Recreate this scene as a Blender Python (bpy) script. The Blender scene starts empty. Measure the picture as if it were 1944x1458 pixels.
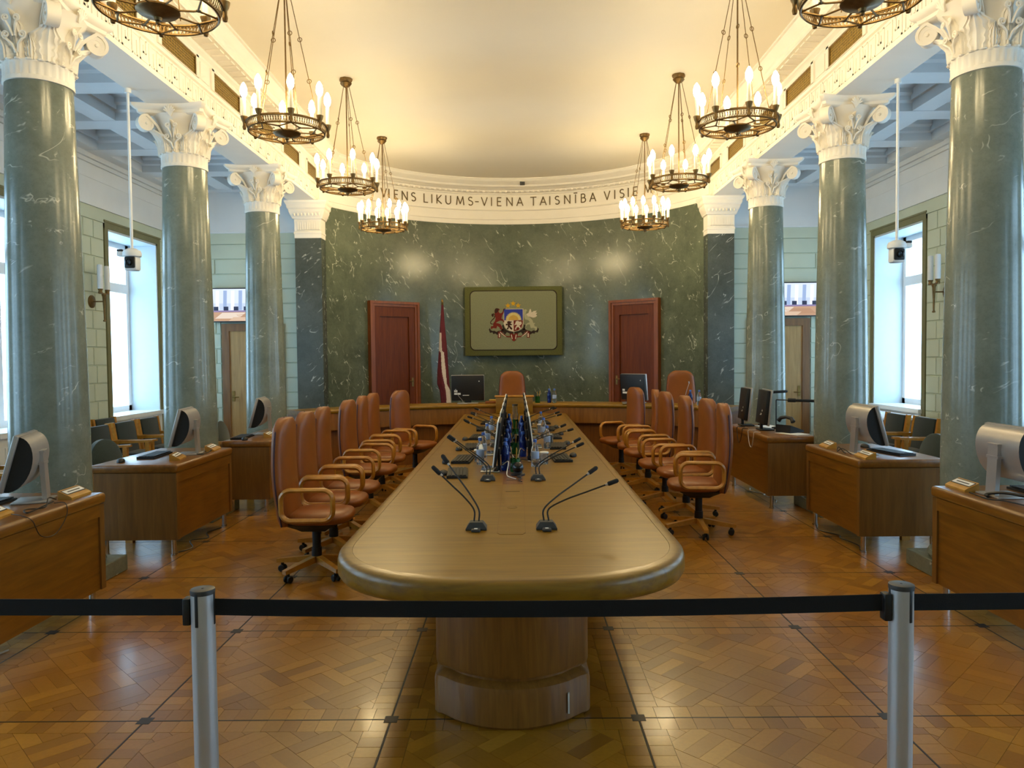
import bpy, bmesh, math, random
from mathutils import Vector, Matrix
from math import sin, cos, pi, radians, sqrt, atan2

# ------------------------------------------------------------------ camera, world, exposure
scene = bpy.context.scene
col = scene.collection
F_PX, PITCH, YAW, ROLL, CAM_H, CAM_X = 1423.0, .0354, .0068, .0098, 1.606, .025

def camera():
    ry = Matrix(((cos(YAW), sin(YAW), 0), (-sin(YAW), cos(YAW), 0), (0, 0, 1)))
    rp = Matrix(((1, 0, 0), (0, cos(PITCH), -sin(PITCH)), (0, sin(PITCH), cos(PITCH))))
    r = rp @ ry
    right, fwd, up = r[0].copy(), r[1].copy(), r[2].copy()
    right2 = right * cos(ROLL) - up * sin(ROLL)
    up2 = right * sin(ROLL) + up * cos(ROLL)
    m = Matrix((right2, up2, -fwd)).transposed().to_4x4()
    m.translation = (CAM_X, 0, CAM_H)
    cd = bpy.data.cameras.new('camera'); cd.sensor_width = 36; cd.lens = F_PX / 1944 * 36
    cd.clip_start = .05; cd.clip_end = 100
    co = bpy.data.objects.new('camera', cd); col.objects.link(co); co.matrix_world = m
    scene.camera = co
camera()

world = bpy.data.worlds.new('world'); scene.world = world; world.use_nodes = True
wb = world.node_tree.nodes['Background']
wb.inputs[0].default_value = (.62, .80, 1.0, 1); wb.inputs[1].default_value = 1.0
vs = scene.view_settings
vs.view_transform = 'Standard'; vs.look = 'None'; vs.gamma = 1; vs.use_curve_mapping = False
vs.exposure = 0.0
WINDOW_EMIT = 7.0            # daylight on the sheer curtains of each window
BULB_EMIT = 105.0             # candle bulbs of the chandeliers
BULB_COL = (1.0, .775, .41)
DAY_COL = (.44, .73, 1.0)

# ------------------------------------------------------------------ materials
def lin(h):
    h = h.lstrip('#')
    def c(x):
        x /= 255
        return x / 12.92 if x <= .04045 else ((x + .055) / 1.055) ** 2.4
    return tuple(c(int(h[i:i + 2], 16)) for i in (0, 2, 4)) + (1,)
M = {}
class NT:
    def __init__(s, name):
        s.m = bpy.data.materials.new(name); s.m.use_nodes = True; M[name] = s.m
        s.t = s.m.node_tree; s.n = s.t.nodes; s.b = s.n['Principled BSDF']
    def new(s, typ, **kw):
        n = s.n.new(typ)
        for k, v in kw.items(): setattr(n, k, v)
        return n
    def link(s, a, b): s.t.links.new(a, b)
    def setb(s, **kw):
        names = dict(rough='Roughness', metal='Metallic', spec='Specular IOR Level', coat='Coat Weight', coatr='Coat Roughness',
                     trans='Transmission Weight', ior='IOR', sheen='Sheen Weight', alpha='Alpha')
        for k, v in kw.items(): s.b.inputs[names[k]].default_value = v
    def coords(s, kind='Object', scale=(1, 1, 1), rot=(0, 0, 0)):
        if kind == 'World':
            g = s.n.new('ShaderNodeNewGeometry'); out = g.outputs['Position']
        else:
            g = s.n.new('ShaderNodeTexCoord'); out = g.outputs[kind]
        mp = s.n.new('ShaderNodeMapping'); mp.inputs['Scale'].default_value = scale; mp.inputs['Rotation'].default_value = rot
        s.link(out, mp.inputs['Vector']); return mp.outputs['Vector']
    def noise(s, vec, scale, detail=4, rough=.5, dist=0):
        n = s.n.new('ShaderNodeTexNoise'); n.inputs['Scale'].default_value = scale; n.inputs['Detail'].default_value = detail
        n.inputs['Roughness'].default_value = rough; n.inputs['Distortion'].default_value = dist
        if vec: s.link(vec, n.inputs['Vector'])
        return n.outputs['Fac']
    def ramp(s, fac, stops, interp='LINEAR'):
        r = s.n.new('ShaderNodeValToRGB'); r.color_ramp.interpolation = interp
        el = r.color_ramp.elements
        while len(el) < len(stops): el.new(.5)
        for e, (p, c) in zip(el, stops): e.position = p; e.color = c
        s.link(fac, r.inputs['Fac']); return r.outputs['Color']
    def mix(s, fac, a, b, mode='MIX'):
        n = s.n.new('ShaderNodeMix'); n.data_type = 'RGBA'; n.blend_type = mode
        for sock, v in ((n.inputs[0], fac), (n.inputs[6], a), (n.inputs[7], b)):
            if hasattr(v, 'default_value') or hasattr(v, 'links'): s.link(v, sock)
            else: sock.default_value = v
        return n.outputs[2]
    def math(s, op, a, b=None):
        n = s.n.new('ShaderNodeMath'); n.operation = op
        for i, v in enumerate((a, b)):
            if v is None: continue
            if isinstance(v, (int, float)): n.inputs[i].default_value = v
            else: s.link(v, n.inputs[i])
        return n.outputs[0]
    def bump(s, h, strength=.2, dist=.01):
        n = s.n.new('ShaderNodeBump'); n.inputs['Strength'].default_value = strength; n.inputs['Distance'].default_value = dist
        s.link(h, n.inputs['Height']); s.link(n.outputs['Normal'], s.b.inputs['Normal'])
    def color(s, c):
        if hasattr(c, 'links') : s.link(c, s.b.inputs['Base Color'])
        else: s.b.inputs['Base Color'].default_value = c

def plain(name, hexc, rough=.5, metal=0, var=.06, nscale=12, bump=0, bscale=60, **kw):
    t = NT(name); v = t.coords('Object')
    c = lin(hexc); d = tuple(max(0, x * (1 - var * 2)) for x in c[:3]) + (1,); e = tuple(min(1, x * (1 + var)) for x in c[:3]) + (1,)
    t.color(t.ramp(t.noise(v, nscale, 3), [(.3, d), (.7, e)])); t.setb(rough=rough, metal=metal, **kw)
    if bump: t.bump(t.noise(v, bscale, 3), bump, .004)
    return t
def marble(name, base, dark, light, vein, rough=.16, vscale=1.0, lean=.8, gate=.55):
    t = NT(name); v = t.coords('World')
    n1 = t.noise(v, 1.6, 8, .62, .4); n2 = t.noise(v, 9, 6, .7)
    c = t.ramp(n1, [(.30, lin(dark)), (.5, lin(base)), (.72, lin(light))])
    n3 = t.noise(v, 34, 5, .75)
    c = t.mix(t.ramp(n2, [(.35, (0, 0, 0, 1)), (.75, (.6, .6, .6, 1))]), c, lin(light), 'MIX')
    c = t.mix(t.ramp(n3, [(.45, (0, 0, 0, 1)), (.7, (.4, .4, .4, 1))]), c, lin(dark), 'MIX')
    def veins(rot, sc, width, gate_scale, lo, hi, seed):
        r = t.coords('World', rot=rot); mp = t.n.new('ShaderNodeMapping'); mp.inputs['Scale'].default_value = (1, 1, .3); mp.inputs['Location'].default_value = (seed, seed * 1.7, seed * .6); t.link(r, mp.inputs['Vector']); w = mp.outputs['Vector']
        n = t.noise(w, sc, 2.5, .55, .25)
        a = t.math('ABSOLUTE', t.math('SUBTRACT', n, .5))
        ridge = t.ramp(a, [(0, (1, 1, 1, 1)), (width, (0, 0, 0, 1))])
        gate = t.ramp(t.noise(w, gate_scale, 2, .6), [(lo, (0, 0, 0, 1)), (hi, (1, 1, 1, 1))])
        return t.math('MULTIPLY', ridge, gate)
    f1 = veins((.35, lean, .2), 3.4 * vscale, .009, 4.2, gate, gate + .07, 3.1)
    f2 = veins((-.3, lean * 1.25, .5), 8.5 * vscale, .022, 10.0, gate + .03, gate + .10, 7.7)
    f = t.math('MINIMUM', t.math('ADD', f1, f2), 1.0)
    f = t.math('MULTIPLY', f, .8)
    c = t.mix(f, c, lin(vein)); t.color(c); t.setb(rough=rough, spec=.45)
    return t
def wood(name, a, b, c, scale=(1, 14, 14), rough=.3, coat=.3, kind='Object', fine=6, coatr=.12):
    t = NT(name); v = t.coords(kind, scale=scale)
    n = t.noise(v, 1.8, 6, .6, .6); m = t.noise(v, fine, 4, .6)
    cc = t.ramp(n, [(.25, lin(a)), (.5, lin(b)), (.78, lin(c))])
    cc = t.mix(t.ramp(m, [(.4, (.0, .0, .0, 1)), (.8, (.35, .35, .35, 1))]), cc, lin(a))
    t.color(cc); t.setb(rough=rough, coat=coat, coatr=coatr); t.bump(m, .06, .002)
    return t
def emit(name, colr, strength):
    t = NT(name); t.b.inputs['Base Color'].default_value = (.8, .8, .8, 1)
    t.b.inputs['Emission Color'].default_value = tuple(colr) + (1,); t.b.inputs['Emission Strength'].default_value = strength
    return t

marble('marble', '#565f50', '#434b3e', '#69725f', '#c9ccb9', rough=.2, lean=.55)
marble('marble_dark', '#4a504a', '#3b413b', '#5a605a', '#c9ccc0', vscale=.9, lean=-.7)
marble('marble_col', '#747c70', '#60685c', '#868e82', '#cdd0c2', rough=.2, vscale=1.3, lean=-1.0, gate=.575)
plain('plaster', '#ece6da', .55, var=.015, nscale=3)
plain('plaster_cool', '#dfe3e6', .6, var=.015, nscale=3)
plain('ceiling_paint', '#e6ddcb', .7, var=.012, nscale=1.2)
plain('green_paint', '#b9c3b0', .6, var=.03, nscale=3)
plain('green_block', '#c2ccb9', .6, var=.03, nscale=2)
plain('olive_trim', '#77744f', .5, var=.04)
plain('reveal_white', '#c4ced4', .5, var=.01)
plain('white_gloss', '#e6eaec', .35, var=.01)
plain('bronze', '#7a6038', .38, .75, var=.12, nscale=30, bump=.15)
plain('brass_dark', '#8a6f3c', .35, .8, var=.1, nscale=20)
t = NT('brass_mesh'); v = t.coords('Object', scale=(1, 1, 1))
vo = t.new('ShaderNodeTexVoronoi'); vo.inputs['Scale'].default_value = 38; vo.inputs['Randomness'].default_value = .15; t.link(v, vo.inputs['Vector'])
cc = t.ramp(vo.outputs['Distance'], [(.25, lin('#4a3a10')), (.6, lin('#b08f3a'))]); t.color(cc); t.setb(rough=.4, metal=.6); t.bump(vo.outputs['Distance'], .6, .01)
wood('oak', '#6c4906', '#866009', '#976f10', scale=(1.2, 16, 16), rough=.33, coat=.12)
wood('oak_side', '#6d4214', '#84541c', '#976626', scale=(16, 16, 1.2), rough=.36, coat=.2)
wood('oak_dark', '#5c3612', '#7a4a1c', '#8d5c26', scale=(16, 16, 1.2), rough=.35, coat=.25)
wood('oak_desk', '#643d0d', '#7b4e10', '#8d5e18', scale=(14, 1.3, 14), rough=.34, coat=.25)
wood('oak_desk_side', '#614016', '#77501e', '#886028', scale=(14, 14, 1.0), rough=.38, coat=.15)
wood('beech', '#96601a', '#b47a26', '#c68f36', scale=(6, 6, 6), rough=.34, coat=.25)
wood('mahogany', '#4d2207', '#642e09', '#73390e', scale=(14, 14, 1.0), rough=.45, coat=.0); M['mahogany'].node_tree.nodes['Principled BSDF'].inputs['Specular IOR Level'].default_value = .25
wood('mahogany_frame', '#653008', '#7d3f0c', '#8d4c13', scale=(14, 14, 1.0), rough=.42, coat=.0)
wood('door_wood', '#8a6a3c', '#a58450', '#b8965f', scale=(10, 10, .8), rough=.4, coat=.1)
wood('door_frame_wood', '#5f4020', '#78532c', '#8a6336', scale=(10, 10, .8), rough=.4, coat=.1)
t = NT('parquet'); at_ = t.new('ShaderNodeVertexColor'); at_.layer_name = 'tone'
v = t.coords('World'); g1 = t.noise(v, 55, 3, .6); g2 = t.noise(v, 1.3, 4, .6)
c = t.mix(t.ramp(g1, [(.35, (0, 0, 0, 1)), (.8, (.2, .2, .2, 1))]), at_.outputs['Color'], lin('#4a2a0c'))
c = t.mix(t.ramp(g2, [(.3, (0, 0, 0, 1)), (.75, (.25, .25, .25, 1))]), c, lin('#96560f'))
t.color(c); t.setb(rough=.3, coat=.3, coatr=.12); t.bump(g1, .04, .002)
plain('parquet_gap', '#2c1a0a', .7)
plain('inlay', '#241a12', .4)
plain('leather', '#8c4c0e', .42, var=.06, nscale=7, bump=.12, bscale=160, coat=.06)
plain('leather_side', '#8a5530', .42, var=.05, nscale=7, bump=.12, bscale=160)
plain('seam', '#3a2030', .6)
plain('black_plastic', '#0e0e10', .5, var=.1)
plain('black_matt', '#0b0b0c', .75, var=.1, nscale=40)
plain('belt_black', '#070708', .85, var=.15, nscale=90, bump=.2, bscale=400)
plain('dark_grey', '#3a3836', .45, var=.08)
plain('key_grey', '#1d1b1a', .5, var=.08)
plain('silver', '#b3afac', .36, .55, var=.03)
plain('chrome', '#c8c8cc', .12, 1.0, var=.01)
plain('post_silver', '#c3c6c9', .34, .6, var=.02)
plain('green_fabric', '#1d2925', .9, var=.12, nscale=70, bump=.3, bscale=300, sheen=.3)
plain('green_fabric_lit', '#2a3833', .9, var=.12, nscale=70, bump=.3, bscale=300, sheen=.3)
plain('paper', '#e9e8e2', .7, var=.02)
plain('nameplate_wood', '#b48432', .35, var=.08)
plain('tapestry_border', '#5a5c30', .95, var=.08, nscale=50, bump=.5, bscale=220)
plain('tapestry_field', '#7d8064', .95, var=.05, nscale=60, bump=.4, bscale=260)
for n, h in dict(emb_brown='#3a1c12', emb_red='#6e1f14', emb_blue='#2c3a94', emb_yellow='#c99a1a', emb_silver='#a9a584', emb_white='#cfc3ac', emb_dark='#2c1f18', emb_green='#3a3a1e', emb_pale='#cdbb78').items():
    plain(n, h, .95, var=.06, nscale=80, bump=.3, bscale=260)
plain('flag_red', '#5c1420', .8, var=.08, nscale=20)
plain('flag_white', '#cfc2b4', .8, var=.04, nscale=20)
plain('candle_sleeve', '#e9dfc6', .5, var=.02)
plain('letter_bronze', '#6b5a3a', .5, .3, var=.06)
plain('pencil_yellow', '#c39a3a', .5)
plain('green_glass', '#136b2a', .12, var=.05, trans=.5)
plain('blue_glass', '#15308c', .08, var=.05, trans=.45)
plain('blue_cap', '#3b62b8', .4)
plain('bottle_label', '#9fb6dd', .5)
plain('cable_white', '#cfcac2', .5)
plain('screen_dark', '#08090c', .12, var=.05)
t = NT('clear_plastic'); t.color((.82, .9, 1, 1)); t.setb(rough=.06, trans=.95, ior=1.25)
t = NT('pane'); v = t.coords('Object', scale=(1, 9, .12))
s_ = t.ramp(t.noise(v, 2.2, 2), [(.3, (.82, .82, .82, 1)), (.7, (1, 1, 1, 1))])
t.b.inputs['Base Color'].default_value = (.8, .8, .8, 1)
t.link(t.mix(1.0, DAY_COL + (1,), s_, 'MULTIPLY'), t.b.inputs['Emission Color']); t.b.inputs['Emission Strength'].default_value = WINDOW_EMIT
emit('bulb', BULB_COL, BULB_EMIT)
t = NT('tv_picture'); at_ = t.new('ShaderNodeVertexColor'); at_.layer_name = 'tone'
t.b.inputs['Base Color'].default_value = (.01, .01, .01, 1); t.setb(rough=.2)
t.link(at_.outputs['Color'], t.b.inputs['Emission Color']); t.b.inputs['Emission Strength'].default_value = 1.1

# ------------------------------------------------------------------ mesh helpers
class MB:
    def __init__(s): s.v, s.f, s.mi = [], [], []
    def add(s, v, f, mi=0):
        o = len(s.v); s.v += [tuple(p) for p in v]; s.f += [tuple(i + o for i in q) for q in f]; s.mi += [mi] * len(f); return s
    def box(s, x0, x1, y0, y1, z0, z1, mi=0):
        v = [(x0, y0, z0), (x1, y0, z0), (x1, y1, z0), (x0, y1, z0), (x0, y0, z1), (x1, y0, z1), (x1, y1, z1), (x0, y1, z1)]
        return s.add(v, [(0, 3, 2, 1), (4, 5, 6, 7), (0, 1, 5, 4), (1, 2, 6, 5), (2, 3, 7, 6), (3, 0, 4, 7)], mi)
    def rbox(s, x0, x1, y0, y1, z0, z1, r=.01, seg=2, mi=0, mat=None):
        bm = bmesh.new(); bmesh.ops.create_cube(bm, size=1)
        for w in bm.verts: w.co = Vector(((x0 + x1) / 2 + w.co.x * (x1 - x0), (y0 + y1) / 2 + w.co.y * (y1 - y0), (z0 + z1) / 2 + w.co.z * (z1 - z0)))
        bmesh.ops.bevel(bm, geom=bm.edges[:], offset=r, segments=seg, profile=.5, affect='EDGES', clamp_overlap=True)
        bm.verts.index_update()
        vs_ = [w.co.copy() for w in bm.verts]
        if mat is not None: vs_ = [mat @ p for p in vs_]
        fs = [tuple(q.index for q in f.verts) for f in bm.faces]; bm.free()
        return s.add(vs_, fs, mi)
    def ring_loft(s, rings, closed_ring=True, cap0=True, cap1=True, mi=0, closed_path=False):
        n = len(rings[0]); v = [p for r in rings for p in r]; f = []
        R = len(rings)
        for i in range(R if closed_path else R - 1):
            a, b = i * n, ((i + 1) % R) * n
            for j in range(n if closed_ring else n - 1):
                k = (j + 1) % n; f.append((a + j, a + k, b + k, b + j))
        if not closed_path and closed_ring:
            if cap0: f.append(tuple(reversed(range(n))))
            if cap1: f.append(tuple((R - 1) * n + j for j in range(n)))
        return s.add(v, f, mi)
    def lathe(s, prof, n=24, c=(0, 0, 0), mi=0, fn=None):
        rings = []
        for r, z in prof:
            rings.append([(c[0] + (r if fn is None else fn(r, z, 2 * pi * j / n)) * cos(2 * pi * j / n), c[1] + (r if fn is None else fn(r, z, 2 * pi * j / n)) * sin(2 * pi * j / n), c[2] + z) for j in range(n)])
        return s.ring_loft(rings, mi=mi)
    def cyl(s, p0, p1, r0, r1=None, n=12, mi=0):
        return s.tube([p0, p1], [r0, r0 if r1 is None else r1], n, mi=mi)
    def tube(s, pts, r, n=8, closed=False, mi=0, flat=1.0, upv=None):
        pts = [Vector(p) for p in pts]; N = len(pts); rings = []
        rr = r if isinstance(r, (list, tuple)) else [r] * N
        ref = None
        for i, p in enumerate(pts):
            if closed: d = pts[(i + 1) % N] - pts[i - 1]
            else: d = pts[min(i + 1, N - 1)] - pts[max(i - 1, 0)]
            d = d.normalized() if d.length > 1e-9 else Vector((0, 0, 1))
            if upv is not None: ref = Vector(upv)
            elif ref is None: ref = Vector((0, 0, 1)) if abs(d.z) < .9 else Vector((1, 0, 0))
            a = (ref - d * ref.dot(d))
            if a.length < 1e-5: a = d.orthogonal()
            a.normalize(); b = d.cross(a)
            if upv is None: ref = a
            rings.append([p + a * rr[i] * cos(2 * pi * j / n) + b * rr[i] * flat * sin(2 * pi * j / n) for j in range(n)])
        return s.ring_loft(rings, mi=mi, closed_path=closed)
    def prism(s, poly, z0, z1, mi=0):
        n = len(poly); v = [(x, y, z0) for x, y in poly] + [(x, y, z1) for x, y in poly]
        f = [tuple(reversed(range(n))), tuple(range(n, 2 * n))] + [(i, (i + 1) % n, n + (i + 1) % n, n + i) for i in range(n)]
        return s.add(v, f, mi)
    def prism_m(s, poly, t0, t1, mat, mi=0):
        n = len(poly); v = [mat @ Vector((x, y, t0)) for x, y in poly] + [mat @ Vector((x, y, t1)) for x, y in poly]
        f = [tuple(reversed(range(n))), tuple(range(n, 2 * n))] + [(i, (i + 1) % n, n + (i + 1) % n, n + i) for i in range(n)]
        return s.add(v, f, mi)
    def torus(s, c, R, r, n=24, m=8, axis='Z', mi=0):
        pts = []
        for i in range(n):
            a = 2 * pi * i / n
            o = {'Z': (cos(a) * R, sin(a) * R, 0), 'X': (0, cos(a) * R, sin(a) * R), 'Y': (cos(a) * R, 0, sin(a) * R)}[axis]
            pts.append((c[0] + o[0], c[1] + o[1], c[2] + o[2]))
        return s.tube(pts, r, m, closed=True, mi=mi)
    def xform(s, mat):
        s.v = [tuple(mat @ Vector(p)) for p in s.v]; return s
    def mesh(s, name, mats, smooth=40, tone=None):
        me = bpy.data.meshes.new(name); me.from_pydata(s.v, [], s.f)
        for m in (mats if isinstance(mats, (list, tuple)) else [mats]): me.materials.append(M[m])
        if any(s.mi): me.polygons.foreach_set('material_index', s.mi)
        if smooth:
            me.polygons.foreach_set('use_smooth', [True] * len(s.f))
            try: me.set_sharp_from_angle(angle=radians(smooth))
            except Exception: pass
        if tone is not None:
            ca = me.color_attributes.new('tone', 'FLOAT_COLOR', 'CORNER')
            buf = []
            for p in me.polygons: buf += list(tone[p.index]) * p.loop_total
            ca.data.foreach_set('color', buf)
        me.update(); return me
    def build(s, name, mats, parent=None, smooth=40, tone=None):
        o = bpy.data.objects.new(name, s.mesh(name, mats, smooth, tone)); col.objects.link(o)
        if parent is not None: o.parent = parent
        return o
def tag(o, label=None, cat=None, group=None, kind=None):
    if label: o['label'] = label
    if cat: o['category'] = cat
    if group: o['group'] = group
    if kind: o['kind'] = kind
    return o
def thing(name, label, cat, loc=(0, 0, 0), rz=0, group=None):
    o = bpy.data.objects.new(name, None); col.objects.link(o); o.empty_display_size = .1
    o.location = loc; o.rotation_euler = (0, 0, rz)
    return tag(o, label, cat, group)
def struct(o): o['kind'] = 'structure'; return o
def copy_tree(o, loc=None, rz=None, label=None, parent=None):
    c = o.copy(); col.objects.link(c); c.parent = parent
    if loc is not None: c.location = loc
    if rz is not None: c.rotation_euler = (0, 0, rz)
    if label: c['label'] = label
    for ch in list(o.children): copy_tree(ch, parent=c)
    return c
def part_at(name, mesh, parent, loc=(0, 0, 0), rz=0):
    o = bpy.data.objects.new(name, mesh); col.objects.link(o); o.parent = parent; o.location = loc; o.rotation_euler = (0, 0, rz); return o
def spiral(cx, cz, r0, r1, turns, a0, n=40, sgn=1):
    out = []
    for i in range(n + 1):
        q = i / n; r = r0 + (r1 - r0) * q; a = a0 + sgn * 2 * pi * turns * q
        out.append((cx + r * cos(a), cz + r * sin(a)))
    return out
def smoothlerp(tab, x):
    if x <= tab[0][0]: return tab[0][1]
    for (a, p), (b, q) in zip(tab, tab[1:]):
        if x <= b:
            u = (x - a) / (b - a); u = u * u * (3 - 2 * u) if False else u
            return p + (q - p) * u
    return tab[-1][1]

# ================================================================== THE SETTING
S_GRID, Y_ROW0 = 1.1, 3.28                     # parquet panel size, first inlay row
XC = 3.34                                      # column axis
COL_Y = (5.36, 7.69, 10.02); BAY = 2.33
Z_NECK, Z_BEAM, Z_CEIL = 3.54, 4.11, 4.875
BEAM_IN, BEAM_OUT = 3.127, 3.553
X_WALL, Y_END, Y_BACK = 5.62, 12.3, -2.4
APSE_C, APSE_R = Vector((0, 10.76, 0)), 3.413
rnd = random.Random(7)

# ---- floor: dark bed, parquet planks, inlay lines and squares
fl = struct(MB().box(-6.3, 6.3, Y_BACK, 14.4, -.12, -.008).build('floor', 'parquet_gap', smooth=0))

def clip(poly, x0, x1, y0, y1):
    for ax, val, sg in ((0, x0, 1), (0, x1, -1), (1, y0, 1), (1, y1, -1)):
        out = []
        for i in range(len(poly)):
            p, q = poly[i - 1], poly[i]
            dp, dq = sg * (p[ax] - val), sg * (q[ax] - val)
            if (dp < 0) != (dq < 0):
                u = dp / (dp - dq); out.append((p[0] + (q[0] - p[0]) * u, p[1] + (q[1] - p[1]) * u))
            if dq >= 0: out.append(q)
        poly = out
        if len(poly) < 3: return []
    return poly
def shrink(poly, g):
    cx = sum(p[0] for p in poly) / len(poly); cy = sum(p[1] for p in poly) / len(poly)
    out = []
    for x, y in poly:
        d = sqrt((x - cx) ** 2 + (y - cy) ** 2) or 1; k = max(.2, 1 - g / d)
        out.append((cx + (x - cx) * k, cy + (y - cy) * k))
    return out
TONES = [lin(h) for h in ('#a16c17', '#996615', '#a8731c', '#926014', '#a47019', '#9d6a16', '#ad7922', '#8b5a13')]
planks = []
def panel(px, py):
    ln, bw = .004, .10
    a0x, a1x, a0y, a1y = px + ln, px + S_GRID - ln, py + ln, py + S_GRID - ln
    w = (S_GRID - 2 * ln) / 14
    for i in range(14):
        for side in range(4):
            if side % 2 == 0 :
                x0 = a0x + i * w; q = (x0, x0 + w, a0y, a0y + bw) if side == 0 else (x0, x0 + w, a1y - bw, a1y)
            else:
                if i in (0, 13): continue
                y0 = a0y + i * w
                q = (a0x, a0x + bw, y0, y0 + w) if side == 1 else (a1x - bw, a1x, y0, y0 + w)
                q = (q[0], q[1], max(q[2], a0y + bw), min(q[3], a1y - bw))
            planks.append([(q[0], q[2]), (q[1], q[2]), (q[1], q[3]), (q[0], q[3])])
    i0x, i1x, i0y, i1y = a0x + bw, a1x - bw, a0y + bw, a1y - bw
    cx, cy = (i0x + i1x) / 2, (i0y + i1y) / 2
    L = .222; m = 3; sw = L / m
    for a in range(-4, 5):
        for b in range(-4, 5):
            for k in range(m):
                u0, v0 = a * L - L / 2, b * L - L / 2
                if (a + b) % 2: r = (u0 + k * sw, u0 + (k + 1) * sw, v0, v0 + L)
                else: r = (u0, u0 + L, v0 + k * sw, v0 + (k + 1) * sw)
                pts = []
                for u, v in ((r[0], r[2]), (r[1], r[2]), (r[1], r[3]), (r[0], r[3])):
                    pts.append((cx + (u - v) * .70711, cy + (u + v) * .70711))
                pts = clip(pts, i0x, i1x, i0y, i1y)
                if len(pts) >= 3: planks.append(pts)
for ix in range(-5, 5):
    for iy in range(-5, 9):
        panel(ix * S_GRID + .55, Y_ROW0 + iy * S_GRID)
def area(p): return abs(sum(p[i - 1][0] * p[i][1] - p[i][0] * p[i - 1][1] for i in range(len(p)))) / 2
def seen_size(p):
    x = sum(q[0] for q in p) / len(p); y = sum(q[1] for q in p) / len(p)
    if y < 2.9 or abs(x / y) > .70: return 0
    if abs(x) < .36 and 3.2 < y < 9.5: return 0
    return area(p) / (y ** 3)
planks = [p for p in planks if area(p) > 2e-4]
planks.sort(key=seen_size, reverse=True)
def plank_mesh(mb, tones, p):
    n0 = len(mb.f); mb.prism(shrink(p, .0012), -.008, rnd.uniform(-.0004, .0004))
    c = rnd.choice(TONES); k = rnd.uniform(.93, 1.07); c = (c[0] * k, c[1] * k, c[2] * k, 1)
    tones += [c] * (len(mb.f) - n0)
for p in planks[:300]:
    mb, tn = MB(), []; plank_mesh(mb, tn, p); mb.build('plank', 'parquet', fl, 0, tn)
mb, tn = MB(), []
for p in planks[300:]: plank_mesh(mb, tn, p)
tag(mb.build('parquet_planks', 'parquet', fl, 0, tn), 'far parquet planks of the floor', kind='stuff')
for i in range(-5, 6):
    x = i * S_GRID + .55
    MB().box(x - .0035, x + .0035, -2.2, 13.2, -.008, .0006).build('inlay_line', 'inlay', fl, 0)
for j in range(-4, 10):
    y = Y_ROW0 + j * S_GRID
    MB().box(-5.5, 5.5, y - .0035, y + .0035, -.008, .0005).build('inlay_line', 'inlay', fl, 0)
sq = MB().box(-.03, .03, -.03, .03, -.008, .001).mesh('inlay_square', 'inlay', 0)
for i in range(-4, 4):
    for j in range(-1, 6): part_at('inlay_square', sq, fl, (i * S_GRID + .55, Y_ROW0 + j * S_GRID, 0))
# strip of plain boards along the aisles outside the panels
mb = MB().box(-6.2, -4.96, Y_BACK, 12.3, -.008, -.0005).box(6.05, 6.2, Y_BACK, 12.3, -.008, -.0005)
mb.build('aisle_border', 'parquet', fl, 0, [lin('#8a5a22')] * 12)

# ---- nave ceiling, aisle ceilings with ribs
ce = struct(MB().box(-3.7, 3.7, Y_BACK, 14.6, Z_CEIL, Z_CEIL + .15).build('ceiling', 'ceiling_paint', smooth=0))
for sgn, nm in ((-1, 'ceiling_left'), (1, 'ceiling_right')):
    a, b = sorted((sgn * (BEAM_OUT - .02), sgn * 6.3))
    c = struct(MB().box(a, b, Y_BACK, Y_END + .2, 4.56, 4.7).build(nm, 'plaster_cool', smooth=0))
    yr = 7.55 - 1.165 * 8
    while yr < Y_END + .2:
        mb = MB()
        prof = [(-.15, 4.33), (.15, 4.33), (.15, 4.42), (.19, 4.44), (.19, 4.49), (.24, 4.51), (.24, 4.56), (-.24, 4.56), (-.24, 4.51), (-.19, 4.49), (-.19, 4.44), (-.15, 4.42)]
        ra = [(a + (.0 if sgn > 0 else .68), yr + q, z) for q, z in prof]; rb = [(b - (.68 if sgn > 0 else .0), yr + q, z) for q, z in prof]
        mb.ring_loft([ra, rb]); mb.build('ceiling_rib', 'plaster_cool', c, 0); yr += 1.165
    for xc_, hw in ((3.70, .15), (4.62, .12), (5.50, .14)):
        x = sgn * xc_
        MB().box(x - hw, x + hw, Y_BACK, Y_END, 4.335, 4.57).box(x - hw - .04, x + hw + .04, Y_BACK, Y_END, 4.44, 4.57).build('ceiling_rib_long', 'plaster_cool', c, 0)

# ---- entablature: profile swept along both beams and round the apse
PROF = [(0, 4.11), (0, 4.14), (-.012, 4.145), (-.012, 4.365), (.012, 4.372), (.02, 4.385), (.02, 4.40), (0, 4.405), (0, 4.625), (.02, 4.64), (.02, 4.655), (.055, 4.675), (.06, 4.70),
        (.235, 4.705), (.265, 4.70), (.265, 4.735), (.285, 4.75), (.29, 4.775), (.325, 4.80), (.35, 4.83), (.36, 4.85), (.382, 4.855), (.382, 4.878)]
PROF_A = [(0, 4.10), (0, 4.18), (.012, 4.187), (.012, 4.345), (.03, 4.352), (.034, 4.366), (.008, 4.375), (.008, 4.64), (.03, 4.655), (.03, 4.668), (.09, 4.69), (.10, 4.715),
          (.15, 4.72), (.17, 4.735), (.25, 4.745), (.265, 4.775), (.285, 4.785), (.30, 4.80), (.335, 4.815), (.36, 4.84), (.365, 4.855), (.38, 4.857), (.38, 4.878)]
TH0 = math.asin(BEAM_IN / 3.40)
Y_KINK = APSE_C.y + 3.40 * cos(TH0)
def sweep(mb, path, normals, prof, back):
    rings = []
    for (x, y), (nx, ny) in zip(path, normals):
        rings.append([(x + nx * d, y + ny * d, z) for d, z in prof] + [(x - nx * back, y - ny * back, prof[-1][1]), (x - nx * back, y - ny * back, prof[0][1])])
    mb.ring_loft(rings)
tang = (-cos(TH0), sin(TH0))
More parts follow.
